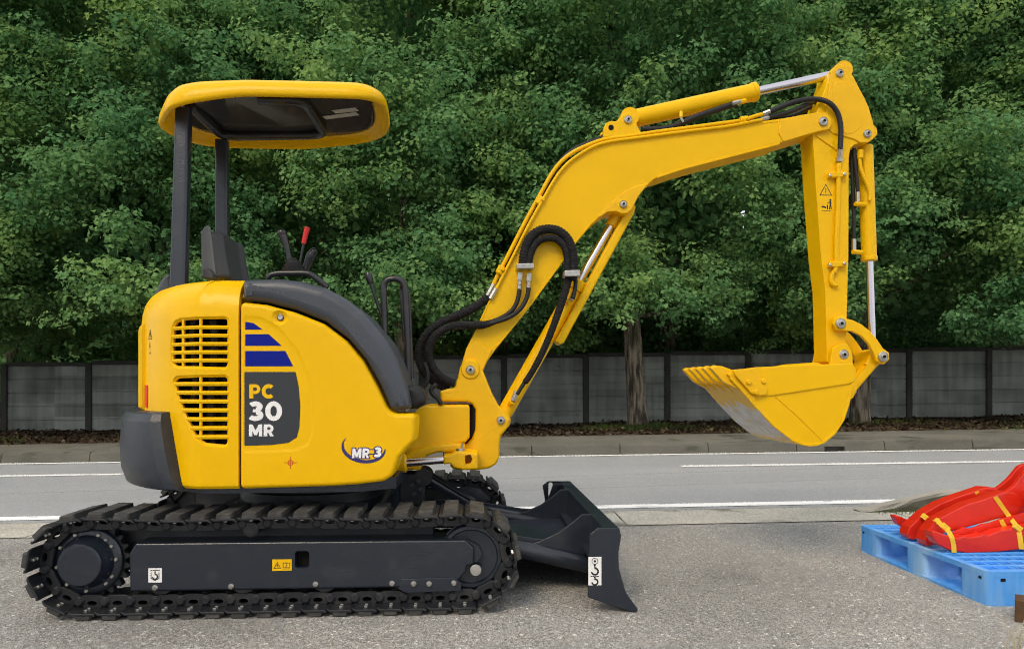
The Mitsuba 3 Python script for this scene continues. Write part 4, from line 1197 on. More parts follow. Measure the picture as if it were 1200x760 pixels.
# roof: a tray turned upside down, its rim dipping towards the back
RX0, RX1, RY0, RY1 = -1.60, -0.405, 3.395, 4.305
def closed_spline(pts, n):
    from scipy.interpolate import CubicSpline
    p = np.asarray(list(pts) + [pts[0]], float)
    u = np.r_[0, np.cumsum(np.linalg.norm(np.diff(p, axis=0), axis=1) ** 0.6)]
    return CubicSpline(u, p, bc_type='periodic')(np.linspace(0, u[-1], n, endpoint=False))
ROOF = closed_spline([(-1.20, 3.393), (-1.34, 3.41), (-1.435, 3.53), (-1.515, 3.69), (-1.55, 3.85), (-1.555, 4.0), (-1.535, 4.15), (-1.45, 4.265), (-1.30, 4.30), (-1.0, 4.302), (-0.70, 4.298), (-0.57, 4.26), (-0.48, 4.15), (-0.425, 3.9),
                      (-0.405, 3.62), (-0.415, 3.48), (-0.47, 3.41), (-0.58, 3.394), (-0.9, 3.390)], 120)
RMID = np.array([-0.96, 3.86])
def plan(inset):
    return RMID + (ROOF - RMID) * (1 - inset / np.array([0.56, 0.44]))
def roof_z(q, z):
    """The rim dips at the near rear corner and lifts a little at the far front."""
    f = np.clip((q[:, 1] - RY0) / (RY1 - RY0), 0, 1)
    dip = -0.060 * np.clip((-1.0 - q[:, 0]) / 0.36, 0, 1.3) ** 1.5 * (1 - f) + 0.045 * f + 0.055 * f * np.clip((q[:, 0] + 0.95) / 0.5, 0, 1)
    return z + dip * np.clip((2.42 - z) / 0.13, 0, 1)
rings = []
for z, ins in ((2.350, 0.16), (2.346, 0.085), (2.330, 0.042), (2.285, 0.028), (2.268, 0.016), (2.271, 0.003), (2.285, -0.003), (2.308, 0.0), (2.332, 0.012), (2.352, 0.034), (2.369, 0.075), (2.381, 0.125), (2.390, 0.19), (2.396, 0.27), (2.399, 0.36), (2.400, 0.42)):
    q = plan(ins)
    rings.append(np.stack([q[:, 0], q[:, 1], roof_z(q, z)], 1))
put('roof', loft(rings), 'yellow_paint', can, smooth=True)
hl = []
for z, ins in ((2.342, 0.075), (2.330, 0.08), (2.326, 0.10)):
    q = plan(ins)
    hl.append(np.stack([q[:, 0], q[:, 1], roof_z(q, z)], 1))
put('headliner', loft(hl), 'gloss_liner', can, smooth=25)
for u0, v0, u1, v1, zz in ((380, 138.5, 419, 133.5, 2.325), (391, 131.5, 418.5, 128.5, 2.325)):
    pts_ = []
    for u, v in ((u0, v0), (u1, v1)):
        # where this sight line meets the liner
        Yq = 3.9
        for _ in range(20):
            x, z = at(u, v, Yq)
            zl = float(roof_z(np.array([[x, Yq]]), 2.326)[0]) - 0.003
            Yq *= (zl - EYE) / (z - EYE)
        pts_.append((x, Yq, zl))
    a, b = np.array(pts_)
    d = unit(b - a); wv = np.array([-d[1], d[0], 0]) * 0.022
    put('roof_sticker', loft([np.array([p - wv, p + wv, p + wv + [0, 0, 0.0015], p - wv + [0, 0, 0.0015]]) for p in (a, b)]), 'decal_cream', can, smooth=False)

# ------------------------------------------------------------------ swing bracket, boom, arm, bucket
def pinhead(name, u, v, Y, r, parent, big=True):
    c = P3([(u, v)], Y)[0]
    put(name, lathe([(r, 0.004), (r, -0.008), (r * 0.86, -0.012), (r * 0.80, -0.009), (r * 0.48, -0.010), (r * 0.44, -0.016), (r * 0.2, -0.017)], c, [0, 1, 0], 24), 'zinc', parent, smooth=35)
    put(name + '_bore', lathe([(r * 0.30, 0.0), (r * 0.30, 0.004)], c + np.array([0, -0.0205, 0]), [0, 1, 0], 12), 'dark_void', parent)
def boss(u, v, Y, r, h=0.02):
    c = P3([(u, v)], Y)[0]
    return lathe([(r + 0.006, 0.01), (r, -h * 0.8), (r - 0.003, -h)], c, [0, 1, 0], 28)

mnt = f'{EX}__swing_bracket'
put('frame_nose', rext(P([(484, 484), (492, 477), (500, 474.5), (549, 474), (550.5, 478), (550.5, 512), (546, 518), (530, 521), (505, 526), (488, 530), (478, 535), (470, 530)], 3.70), 3.70, 4.06, 0.014, 0.012, seg=4), 'yellow_cast', mnt, smooth=35)
put('lower_nose', rext(P([(466, 550), (470, 537), (480, 529), (500, 523), (530, 519), (545, 520), (545, 527), (528, 530), (512, 530), (500, 534), (494, 541), (493, 551)], 3.66), 3.66, 4.10, 0.012, 0.010, seg=3), 'yellow_cast', mnt, smooth=35)
put('swing_pin', rod(P3([(556, 474)], 3.88)[0], P3([(556, 548)], 3.88)[0], 0.055, 24), 'track_steel', mnt)
put('king_post', rext(P([(515.5, 458), (531, 453.5), (536.5, 443), (539, 430), (544.5, 422), (552, 419.5), (559.5, 422.5), (566, 434), (576, 459), (584.5, 475), (593.5, 484), (598, 492), (595, 501), (587, 511),
                          (585.5, 520), (585.5, 535), (582, 543), (574, 548.5), (562, 550.5), (540, 550.8), (531, 549.5), (527.5, 546), (528, 540), (531, 527), (545, 522), (553, 514), (557, 504), (557.5, 480), (553, 472.5), (546, 470.5), (516, 470.5)], 3.745),
                       3.745, 4.015, 0.014, 0.008, seg=4), 'yellow_cast', mnt, smooth=32)
put('pin_boss', boss(551.3, 433, 3.748, 0.046, 0.012), 'yellow_cast', mnt)
pinhead('pin', 551.3, 433, 3.734, 0.022, mnt)
pinhead('pin', 586.8, 492, 3.742, 0.021, mnt)
# swing cylinder and its clevis
put('swing_cylinder_gland', rod(P3([(462, 543)], 3.58)[0], P3([(476.5, 542)], 3.58)[0], 0.046, 24), 'yellow_cast', mnt)
put('swing_cylinder_rod', rod(P3([(470, 542.6)], 3.58)[0], P3([(524, 538)], 3.58)[0], 0.0185, 20), 'chrome', mnt)
clev = cut(rext(P([(519.5, 534), (528, 533), (534, 529), (548, 529.5), (560, 531), (560, 549.5), (545, 550.5), (533, 548.5), (527, 543), (519.5, 544)], 3.54), 3.54, 3.745, 0.010, 0.006, seg=3),
           rext(P([(545, 533.5), (551, 532), (553.5, 537), (552, 542.5), (545, 544)], 3.54), 3.4, 3.66, 0, 0.004))
put('swing_clevis', clev, 'yellow_cast', mnt, smooth=32)
put('clevis_pin', cat(rod(P3([(539.5, 529.5)], 3.60)[0], P3([(539.5, 525)], 3.60)[0], 0.022, 16), rod(P3([(542, 525.5)], 3.60)[0], P3([(542, 519)], 3.60)[0], 0.006, 8)), 'zinc', mnt)

YBM0, YBM1 = 3.785, 3.945
bm = f'{EX}__boom'
bp = [(540.5, 428), (546, 409), (563, 375), (581.6, 334), (598, 306), (614.8, 275), (627, 251), (639, 231), (651.6, 211.5), (660, 199), (670.5, 188), (680, 179.5), (690, 173.5), (702, 168.5), (714.7, 165.5), (746, 161), (809, 153), (860, 147.3), (898, 141.3),
      (914.7, 139), (940, 135), (958, 132.4), (966, 133), (973, 138), (974.3, 145), (971, 151), (964, 152.5), (941.6, 159.0), (920, 166), (897.8, 172), (860, 181.5), (820, 191.8), (796.8, 198), (778, 204), (765, 211), (757, 218.5), (748, 230), (741, 244.5), (735, 250), (728, 250.5), (722, 247.5),
      (712, 248.5), (702, 255), (692, 264), (676.8, 281.5), (660.8, 304.7), (622, 358), (581.6, 408), (570.5, 424), (564, 440), (551, 446), (542, 440)]
put('beam', rext(P(bp, YBM0), YBM0, YBM1, 0.006, 0.010, seg=2), 'yellow_paint', bm, smooth=30)
# welded flange plates standing proud along upper and lower edge
def offset_line(pts, d):
    p = np.asarray(pts, float)
    t = np.gradient(p, axis=0); t /= np.linalg.norm(t, axis=1, keepdims=True)
    return p + np.stack([-t[:, 1], t[:, 0]], 1) * d
def flange(pts, w, y0, y1):
    p = P(pts, y0)
    p = np.array(LineString(p).segmentize(0.03).coords)
    a, b = offset_line(p, w / 2), offset_line(p, -w / 2)
    return rext(np.vstack([a, b[::-1]]), y0, y1, 0.002, seg=1)
put('cast_elbow', rext(P([(690, 268), (701, 252), (711, 243.5), (722, 232), (735, 222), (748, 217), (765, 213), (757, 218.5), (748, 230), (741, 244.5), (735, 250), (728, 250.5), (722, 247.5), (712, 248.5), (702, 255), (693, 264.5)], YBM0 - 0.004), YBM0 - 0.006, YBM1 + 0.006, 0.004, 0.006), 'yellow_cast', bm, smooth=30)
put('cast_tip', rext(P([(914, 140), (940, 134.8), (958, 131.8), (967, 132.5), (974, 138), (975, 145.5), (971.5, 151.8), (964, 153.2), (941.6, 159.4), (918, 166.6), (912, 156)], YBM0 - 0.004), YBM0 - 0.007, YBM1 + 0.007, 0.005, 0.010), 'yellow_cast', bm, smooth=30)
put('foot_plate', rext(P([(541, 428), (546, 410), (556, 399), (572, 411), (580, 404), (570, 424), (563, 440), (551, 446)], YBM0 - 0.004), YBM0 - 0.006, YBM1 + 0.006, 0.004, 0.006), 'yellow_cast', bm, smooth=30)
put('lower_flange', flange([(581.6, 406), (622, 356), (660.8, 303), (676.8, 280), (690, 264.5)], 0.012, YBM0 - 0.004, YBM1 + 0.004), 'yellow_paint', bm, smooth=30)
put('lower_flange', flange([(770, 207.5), (796.8, 198.5), (820, 192), (860, 181.8), (897.8, 172.3), (914, 168)], 0.012, YBM0 - 0.004, YBM1 + 0.004), 'yellow_paint', bm, smooth=30)
put('upper_flange', flange([(563, 376), (581.6, 336), (614.8, 277), (639, 233), (651.6, 213.5), (661, 200.5), (671, 190), (681, 182), (691, 175.8), (703, 170.8), (714.7, 167.8), (746, 163), (809, 155), (860, 149.3), (912, 141.5)], 0.010, YBM0 - 0.003, YBM1 + 0.003), 'yellow_paint', bm, smooth=30)
pinhead('pin', 730.2, 239.6, YBM0 - 0.006, 0.020, bm)
pinhead('pin', 964.3, 142.8, YBM0 - 0.007, 0.024, bm)
brk = P([(707, 161.5), (707.3, 150), (710, 144.5), (716, 142), (722, 142.5), (727, 138), (731, 133.5), (736, 131.6), (741, 133), (744.5, 138), (746.5, 148), (753, 158.5)], 3.80)
put('cylinder_bracket', cat(rext(brk, 3.795, 3.825, 0.005, 0.008), rext(brk, 3.935, 3.965, 0.005, 0.008)), 'yellow_paint', bm, smooth=32)
pinhead('pin', 735.8, 140.8, 3.795, 0.021, bm)
hc = P3([(716, 149.6)], 3.795)[0]
put('bracket_hole', lathe([(0.014, 0), (0.014, 0.004)], hc + [0, -0.003, 0], [0, 1, 0], 16), 'dark_void', bm)
# steel pipes along the boom
pipe1 = [(576.5, 337), (583, 323), (598, 294), (616, 259), (634, 226), (651, 197), (663, 184.5), (676, 176), (693, 168.5), (708, 163.5), (730, 160.5), (760, 156), (809, 149.5), (850, 144), (872, 140.5), (884, 136.5), (894.5, 134)]
put('pipe', tube(P3(pipe1, 3.80), 0.0105, 8, 70), 'yellow_paint', bm, smooth=True)
pipe2 = [(580, 342), (588, 326), (602, 299), (620, 263), (638, 231), (655, 203), (667, 190), (680, 180.5), (694, 172.5), (710, 167), (740, 162.5), (809, 153.5), (860, 147.0), (882, 142.5), (893, 140.5)]
put('pipe', tube(P3(pipe2, 3.775), 0.0085, 8, 70), 'yellow_paint', bm, smooth=True)
pipe3 = [(590, 312), (604, 285), (622, 250), (640, 219), (654, 194), (668, 179), (684, 170), (700, 164), (708, 160)]
put('hose_on_boom', tube(P3(pipe3, 3.87), 0.014, 8, 50), 'hose_rubber', bm, smooth=True)
for u, v in ((586.5, 316.5), (633, 235.5), (872, 141)):
    c = P3([(u, v)], 3.79)[0]
    d = np.array([0.44, 0, 0.9]) if u < 700 else np.array([0.99, 0, 0.12])
    put('pipe_clamp', cat(lathe([(0.017, -0.022), (0.0205, -0.018), (0.0205, 0.018), (0.017, 0.022)], c, d, 14), lathe([(0.010, 0), (0.010, 0.016), (0.007, 0.020)], c + [0.008, -0.012, 0], [0.3, -1, 0], 6)), 'yellow_paint', bm)
for (a, b) in (((576.5, 337), (581, 328)), ):
    put('hose_fitting', cat(rod(P3([(571.5, 347)], 3.80)[0], P3([(579, 333)], 3.80)[0], 0.0155, 8), rod(P3([(574.5, 350.5)], 3.775)[0], P3([(581.5, 338)], 3.775)[0], 0.013, 8)), 'zinc', bm)
# boom cylinder with guard
bc = f'{EX}__boom_cylinder'
YC = 3.88
q0, q1 = P3([(589, 489)], YC)[0], P3([(727, 243.5)], YC)[0]
q0 = P3([(586.8, 492)], YC)[0]; q1 = P3([(729.5, 240.5)], YC)[0]
d_ = q1 - q0
put('barrel', rod(q0 + d_ * 0.03, q0 + d_ * 0.60, 0.041, 28), 'yellow_paint', bc, smooth=40)
put('base_eye', lathe([(0.046, -0.07), (0.050, -0.06), (0.050, 0.06), (0.046, 0.07)], q0, [0, 1, 0], 24), 'yellow_cast', bc)
put('gland', rod(q0 + d_ * 0.60, q0 + d_ * 0.645, 0.046, 28), 'yellow_paint', bc)
put('rod', rod(q0 + d_ * 0.63, q0 + d_ * 0.95, 0.0225, 24), 'chrome', bc)
put('rod_eye', cat(lathe([(0.046, -0.075), (0.046, 0.075)], q1, [0, 1, 0], 24), rod(q0 + d_ * 0.90, q0 + d_ * 0.985, 0.030, 20)), 'yellow_cast', bc)
gpts = [(651, 400), (655.5, 404), (661, 401.5), (743.5, 249.5), (745.5, 241), (741, 238.5), (736, 241.5)]
put('rod_guard', rext(P(gpts, 3.83), 3.83, 3.93, 0.010, 0.01, seg=3), 'yellow_paint', bc, smooth=35)
put('hose_fitting', cat(rod(P3([(602.5, 466)], 3.80)[0], P3([(605.5, 458)], 3.80)[0], 0.013, 8), rod(P3([(601, 470)], 3.80)[0], P3([(603, 465)], 3.80)[0], 0.016, 6), rod(P3([(669, 352)], 3.80)[0], P3([(673, 344)], 3.80)[0], 0.013, 8)), 'zinc', bc)
put('barrel_port', cat(rod(P3([(668, 354)], 3.80)[0], P3([(662, 352)], 3.84)[0], 0.016, 8), rod(P3([(601, 470)], 3.80)[0], P3([(597, 474)], 3.85)[0], 0.016, 8)), 'yellow_cast', bc)
# arm cylinder
ac = f'{EX}__arm_cylinder'
q0, q1 = P3([(735.8, 140.8)], YC)[0], P3([(983.6, 86.3)], YC)[0]
d_ = q1 - q0
put('barrel', cat(rod(q0 + d_ * 0.035, q0 + d_ * 0.60, 0.0465, 32), lathe([(0.048, -0.055), (0.048, 0.055)], q0, [0, 1, 0], 24)), 'yellow_paint', ac, smooth=40)
put('gland', rod(q0 + d_ * 0.578, q0 + d_ * 0.605, 0.051, 32), 'yellow_paint', ac)
put('rod', rod(q0 + d_ * 0.60, q0 + d_ * 0.97, 0.0235, 24), 'chrome', ac)
put('rod_eye', lathe([(0.046, -0.055), (0.046, 0.055)], q1, [0, 1, 0], 24), 'yellow_cast', ac)
put('port_fitting', cat(rod(P3([(798, 131)], 3.83)[0], P3([(798, 138)], 3.82)[0], 0.010, 8), rod(P3([(859.5, 121)], 3.82)[0], P3([(874, 118)], 3.82)[0], 0.012, 8)), 'yellow_paint', ac)
put('fitting', cat(rod(P3([(797.5, 138)], 3.81)[0], P3([(800.5, 143.5)], 3.81)[0], 0.007, 6), rod(P3([(858, 121.5)], 3.80)[0], P3([(868, 119)], 3.80)[0], 0.011, 6)), 'zinc', ac)
put('hose', tube(P3([(862, 121.5), (848, 126), (830, 132), (810, 139.5), (790, 148), (770, 151.5), (752, 151.5)], 3.83), 0.0165, 8, 30), 'hose_rubber', ac, smooth=True)

# hoses at the boom foot and over its side
hs = f'{EX}__hydraulic_hose'
labels[hs] = {'label': 'black braided hoses looping from the boom foot up the side of the boom'}
def wob(pts, Y, r, n, ribs=0):
    if ribs:        # a wound protective sleeve: low ribs all along
        m = ribs * 4
        rr = np.interp(np.linspace(0, 1, m), np.linspace(0, 1, len(np.atleast_1d(r))), np.atleast_1d(r))
        g = np.random.default_rng(ribs)
        return tube(P3(pts, Y), rr * (1 + 0.055 * np.sin(np.arange(m) * math.pi / 2) + 0.02 * g.normal(0, 1, m)), 12, m)
    return tube(P3(pts, Y), r, 10, n)
A = [(571.5, 348), (560, 357.5), (546, 365.5), (530, 372), (514, 380), (501, 391), (493, 404), (491, 418), (495.5, 432), (504, 443), (514, 450), (527, 455)]
put('sleeve', wob(A, 3.80, 0.0225, 60, 48), 'braid', hs, smooth=True)
put('sleeve', wob([(580, 377.3), (566, 380.5), (552, 381), (534, 381.5), (518, 387), (507.5, 397), (502.5, 410), (504.5, 424), (511.5, 436), (521, 444), (533, 449)], 3.75, np.r_[np.linspace(0.012, 0.0215, 8), np.full(52, 0.0205)], 60, 46), 'braid', hs, smooth=True)
put('sleeve', wob([(572, 350), (556, 360), (538, 370), (520, 380), (505, 393), (497, 408), (497, 423), (504, 437), (515, 447), (527, 453)], 3.84, 0.0215, 60, 44), 'braid', hs, smooth=True)
put('hose', wob([(609, 339), (607, 349.5), (602, 361), (590, 371), (575, 377), (556, 380.5), (538, 382.5)], 3.755, 0.0115, 40), 'hose_rubber', hs, smooth=True)
put('hose', wob([(619.5, 337), (617.5, 348), (612, 359), (601, 369), (585, 376), (566, 380.5), (545, 382.5), (530, 385)], 3.745, 0.0115, 40), 'hose_rubber', hs, smooth=True)
loop = [(613, 316), (613.5, 303), (616.5, 289), (622.5, 277.5), (632, 270.5), (643, 268.5), (654, 270.5), (663, 277.5), (669, 288), (671.5, 301), (671.5, 317), (669.5, 328)]
put('sleeve', wob(loop, 3.745, 0.0235, 60, 42), 'braid', hs, smooth=True)
put('sleeve', wob([(620, 314), (620.5, 303), (624, 292), (630, 283.5), (638, 279.5), (647, 279), (656, 283), (662, 291), (664.5, 302), (664.5, 318)], 3.74, 0.0185, 60, 34), 'braid', hs, smooth=True)
put('sleeve', wob([(667.5, 318), (664, 335), (658, 355), (651, 375), (643, 396), (633, 418), (622, 438), (615, 448)], 3.755, np.linspace(0.021, 0.015, 40), 40, 40), 'braid', hs, smooth=True)
put('hose', wob([(617, 444), (611.5, 453), (606, 462)], 3.77, 0.010, 14), 'hose_rubber', hs, smooth=True)
put('hose', wob([(673, 318), (674.5, 330), (673, 343), (671, 350)], 3.77, 0.011, 14), 'hose_rubber', hs, smooth=True)
put('hose', wob([(512, 450), (506, 460), (514, 468), (516, 474)], 3.70, 0.012, 16), 'hose_rubber', hs, smooth=True)
put('hose', wob([(486, 462), (494, 455), (500, 447), (501, 438), (497, 425)], 3.72, 0.013, 16), 'hose_rubber', hs, smooth=True)
for u, v in ((609, 328), (619.5, 329)):
    put('fitting', cat(rod(P3([(u + 0.6, v - 9)], 3.752)[0], P3([(u, v + 1)], 3.752)[0], 0.013, 6), rod(P3([(u, v + 1)], 3.752)[0], P3([(u - 0.3, v + 6)], 3.752)[0], 0.0105, 10), rod(P3([(u - 0.3, v + 6)], 3.752)[0], P3([(u - 0.6, v + 11)], 3.752)[0], 0.013, 10)), 'zinc', hs)
for (u0, v0, u1, v1) in ((605.5, 308.5, 626, 315), (661.5, 316.5, 680, 324)):
    put('hose_clamp', rext(P([(u0, v0), (u1, v0 - 0.5), (u1, v1 - 0.5), (u0, v1)], 3.705), 3.705, 3.785, 0.004, 0.006), 'zinc', hs)

# arm
YA0, YA1 = 3.805, 3.955
arm = f'{EX}__arm'
apts = [(974, 83), (979, 78), (985, 76.3), (991, 78.5), (999, 90), (1006, 104), (1011.5, 114), (1017, 126), (1022, 143), (1024.2, 156), (1022.5, 163), (1017, 166.8), (1008, 167.5), (1001, 170), (996.5, 175), (995, 184), (994.6, 300), (993.5, 340), (992.4, 384), (991.5, 400), (997, 408), (997.5, 418), (993, 425), (987, 427), (969, 424),
        (967, 340), (962, 300), (956, 220), (952.6, 165), (951, 152), (957, 132), (966, 106)]
put('beam', rext(P(apts, YA0), YA0, YA1, 0.006, 0.008, seg=2), 'yellow_paint', arm, smooth=30)
put('head_plate', rext(P([(973.5, 84), (979, 77.6), (985, 75.9), (991.4, 78.2), (999.5, 90), (1006.5, 104), (1012, 114), (1017.5, 126), (1022.6, 143), (1024.8, 156), (1023, 163.4), (1017, 167.4), (1008, 168), (1001.5, 164), (990, 160.5), (976, 157), (966, 147), (970, 110)], YA0 - 0.003), YA0 - 0.008, YA1 + 0.008, 0.005, 0.008), 'yellow_cast', arm, smooth=30)
put('gusset_ridge', flange([(957, 158), (968, 166), (980, 174), (984, 177)], 0.010, YA0 - 0.008, YA0 + 0.01), 'yellow_cast', arm)
put('head_field', rext(P([(976, 100), (984, 95.5), (992, 97.5), (1000, 107), (1008, 124), (1012, 140), (1010, 148), (1000, 156), (992, 158), (985, 152), (975, 130)], YA0 - 0.008), YA0 - 0.0105, YA0 - 0.006, 0.002, 0.012), 'yellow_cast', arm, smooth=30)
pinhead('pin', 983.6, 86.3, YA0 - 0.008, 0.021, arm)
pinhead('pin', 1015.8, 157, YA0 - 0.008, 0.021, arm)
put('pin_boss', cat(boss(984.5, 379, YA0, 0.038, 0.014), boss(988, 415, YA0, 0.042, 0.014)), 'yellow_cast', arm)
pinhead('pin', 984.8, 379, YA0 - 0.042, 0.027, arm)
pinhead('pin', 988.2, 415.2, YA0 - 0.022, 0.026, arm)
put('service_pipe', tube(P3([(982.8, 192), (982.2, 215), (981, 260), (980, 290), (979.5, 312), (977, 320)], YA0 - 0.014), 0.0125, 10, 24), 'yellow_paint', arm, smooth=True)
put('pipe_elbow', tube(P3([(977.5, 318), (974, 326), (975.5, 333), (981, 333.5)], YA0 - 0.012), 0.012, 8, 14), 'yellow_paint', arm, smooth=True)
for v in (205.5, 310):
    c = P3([(981, v)], YA0 - 0.012)[0]
    put('pipe_clamp', rext(P([(970, v - 2.5), (990.5, v - 4), (990.5, v + 2.5), (970, v + 3.5)], YA0 - 0.012), YA0 - 0.028, YA0, 0.004, 0.005), 'yellow_paint', arm)
    put('clamp_bolts', cat(*[lathe([(0.009, 0), (0.009, 0.008), (0.006, 0.010)], P3([(u, v + dv)], YA0 - 0.026)[0], [0, -1, 0], 8) for u, dv in ((972.5, 0.5), (989, -1.2))]), 'zinc', arm)
put('service_hose', wob([(902, 131), (914, 126), (928, 120.5), (944, 117), (958, 116.5), (971, 120.5), (980, 130), (984.5, 143), (985.3, 158), (984.4, 176)], [3.79] * 5 + [3.77] * 5, 0.0135, 50), 'hose_rubber', arm, smooth=True)
put('service_hose', wob([(900, 138), (912, 135), (926, 131), (938, 126), (950, 121), (960, 119), (968, 119)], [3.80] * 4 + [3.84, 3.9, 3.92], 0.0125, 40), 'hose_rubber', arm, smooth=True)
put('service_hose', wob([(899, 141), (912, 139.5), (926, 137), (940, 131), (952, 125), (962, 122)], [3.83, 3.83, 3.84, 3.87, 3.92, 3.93], 0.011, 40), 'hose_rubber', arm, smooth=True)
put('hose_fitting', cat(rod(P3([(894, 134.2)], 3.80)[0], P3([(903.5, 130.4)], 3.79)[0], 0.014, 8), rod(P3([(892, 140.6)], 3.79)[0], P3([(901, 137.8)], 3.80)[0], 0.012, 8), rod(P3([(984.4, 174)], 3.77)[0], P3([(983.3, 188)], 3.785)[0], 0.0145, 8), rod(P3([(983.5, 185)], 3.783)[0], P3([(983, 190)], 3.787)[0], 0.017, 6)), 'zinc', arm)
# warning prints on the arm
wx, wz = at(967.5, 223, YA0)
tri = Polygon([(-0.034, -0.028), (0.034, -0.028), (0, 0.034)])
fig = union_all([Point(0.030, -0.052).buffer(0.006), sbox(0.025, -0.088, 0.035, -0.058), stroke([(0.027, -0.088), (0.024, -0.112)], 0.006), stroke([(0.033, -0.088), (0.036, -0.112)], 0.006), stroke([(0.026, -0.064), (0.010, -0.074)], 0.005),
                 Polygon([(-0.026, -0.088), (0.004, -0.096), (0.002, -0.106), (-0.028, -0.100)]), sbox(0.008, -0.112, 0.014, -0.084), sbox(-0.03, -0.1235, 0.03, -0.1205)])
fig = affinity.scale(fig, 0.82, 0.82, origin=(0, -0.05))
put('sticker', rbox(wx - 0.042, wx + 0.042, YA0 - 0.0012, YA0 + 0.001, wz - 0.122, wz + 0.042, 0), 'decal_yellow', arm, label='yellow warning sticker with triangle and bystander symbol')
put('sticker_print', xz_print(union_all([tri.difference(tri.buffer(-0.0036)), sbox(-0.002, -0.012, 0.002, 0.010), sbox(-0.002, -0.019, 0.002, -0.015), fig]), wx, wz, YA0 - 0.0022, 0.001), 'decal_black', arm, smooth=False, kind='stuff')
# bucket cylinder
kc = f'{EX}__bucket_cylinder'
q0, q1 = P3([(1013.5, 158)], YC)[0], P3([(1022.5, 418)], YC)[0]
d_ = q1 - q0
put('barrel', cat(rod(q0 + d_ * 0.05, q0 + d_ * 0.565, 0.0385, 28), lathe([(0.040, -0.05), (0.040, 0.05)], q0, [0, 1, 0], 24)), 'yellow_paint', kc, smooth=40)
put('gland', rod(q0 + d_ * 0.545, q0 + d_ * 0.57, 0.042, 28), 'yellow_paint', kc)
put('rod', rod(q0 + d_ * 0.565, q0 + d_ * 0.97, 0.0195, 24), 'chrome', kc)
put('rod_eye', lathe([(0.040, -0.045), (0.040, 0.045)], q1, [0, 1, 0], 24), 'yellow_cast', kc)
put('port_pipe', cat(tube(P3([(1008, 178), (1007.5, 190), (1011, 205), (1018, 222), (1018.5, 235)], 3.83), 0.009, 8, 20), rod(P3([(1008, 176)], 3.83)[0], P3([(1008, 186)], 3.83)[0], 0.016, 10), rod(P3([(1002, 239)], 3.83)[0], P3([(1014, 240)], 3.85)[0], 0.013, 8), rod(P3([(999, 295)], 3.83)[0], P3([(1010, 296)], 3.85)[0], 0.013, 8)), 'yellow_paint', kc, smooth=40)
put('hose', wob([(1000.5, 174), (1002, 190), (1003.5, 205), (1005, 228)], 3.84, 0.010, 16), 'hose_rubber', kc, smooth=True)
put('hose', wob([(998.5, 176), (998.5, 200), (1000, 235), (1000.5, 262), (1000.5, 284)], 3.86, 0.010, 20), 'hose_rubber', kc, smooth=True)
put('fitting', cat(rod(P3([(1005, 225)], 3.84)[0], P3([(1005, 237)], 3.84)[0], 0.012, 8), rod(P3([(1000.5, 280)], 3.86)[0], P3([(1000.5, 294)], 3.86)[0], 0.012, 8)), 'zinc', kc)
# bucket links
lk = f'{EX}__bucket_link'
curved = [(976.5, 379), (978, 373), (984, 370.5), (992, 373), (1001, 375.5), (1010, 380), (1020, 388), (1028, 397.5), (1035, 408), (1042, 413), (1042.5, 421), (1036, 427), (1027.5, 423.5), (1024, 414), (1018, 402.5), (1009, 393), (999, 388), (990, 387.5), (981, 387)]
put('side_link', rext(P(curved, 3.765), 3.765, 3.790, 0.005, 0.008), 'yellow_paint', lk, smooth=32)
put('side_link', rext(P(curved, 3.765), 3.970, 3.995, 0.005, 0.008), 'yellow_paint', lk, smooth=32)
straight = [(1021, 411), (1030, 408), (1036, 414), (1035, 423), (1026, 432), (1003, 459), (1000, 465), (993, 466), (990, 459), (993, 452), (998, 446), (1016, 424)]
put('tie_link', cut(rext(P(straight, 3.81), 3.81, 3.95, 0.010, 0.008, seg=3), rext(P([(1008, 427), (1013, 424), (1016, 428), (1001, 446), (998, 442)], 3.81), 3.70, 3.835, 0, 0.004)), 'yellow_paint', lk, smooth=32)
pinhead('pin', 1034.3, 417.8, 3.763, 0.027, lk)
pinhead('pin', 998.7, 457.5, 3.80, 0.022, lk)
# bucket
bk = f'{EX}__bucket'
YK0, YK1 = 3.615, 4.155
side = [(859.5, 441), (862, 436.5), (886, 431), (953, 427.5), (998, 426.5), (1002.4, 432), (1001, 442), (999.7, 448), (997.5, 458), (995, 472), (988.5, 492), (978, 508), (965, 518.6), (957, 521.3), (948, 522), (940, 520.6), (930, 516.5), (908, 500), (885.3, 476.8)]
sidep = P(side, YK0)
put('side_plate', rext(sidep, YK0, YK0 + 0.016, 0.004, 0.004), 'yellow_paint', bk, smooth=30)
put('side_plate', rext(sidep, YK1 - 0.016, YK1, 0.004, 0.004), 'yellow_paint', bk, smooth=30)
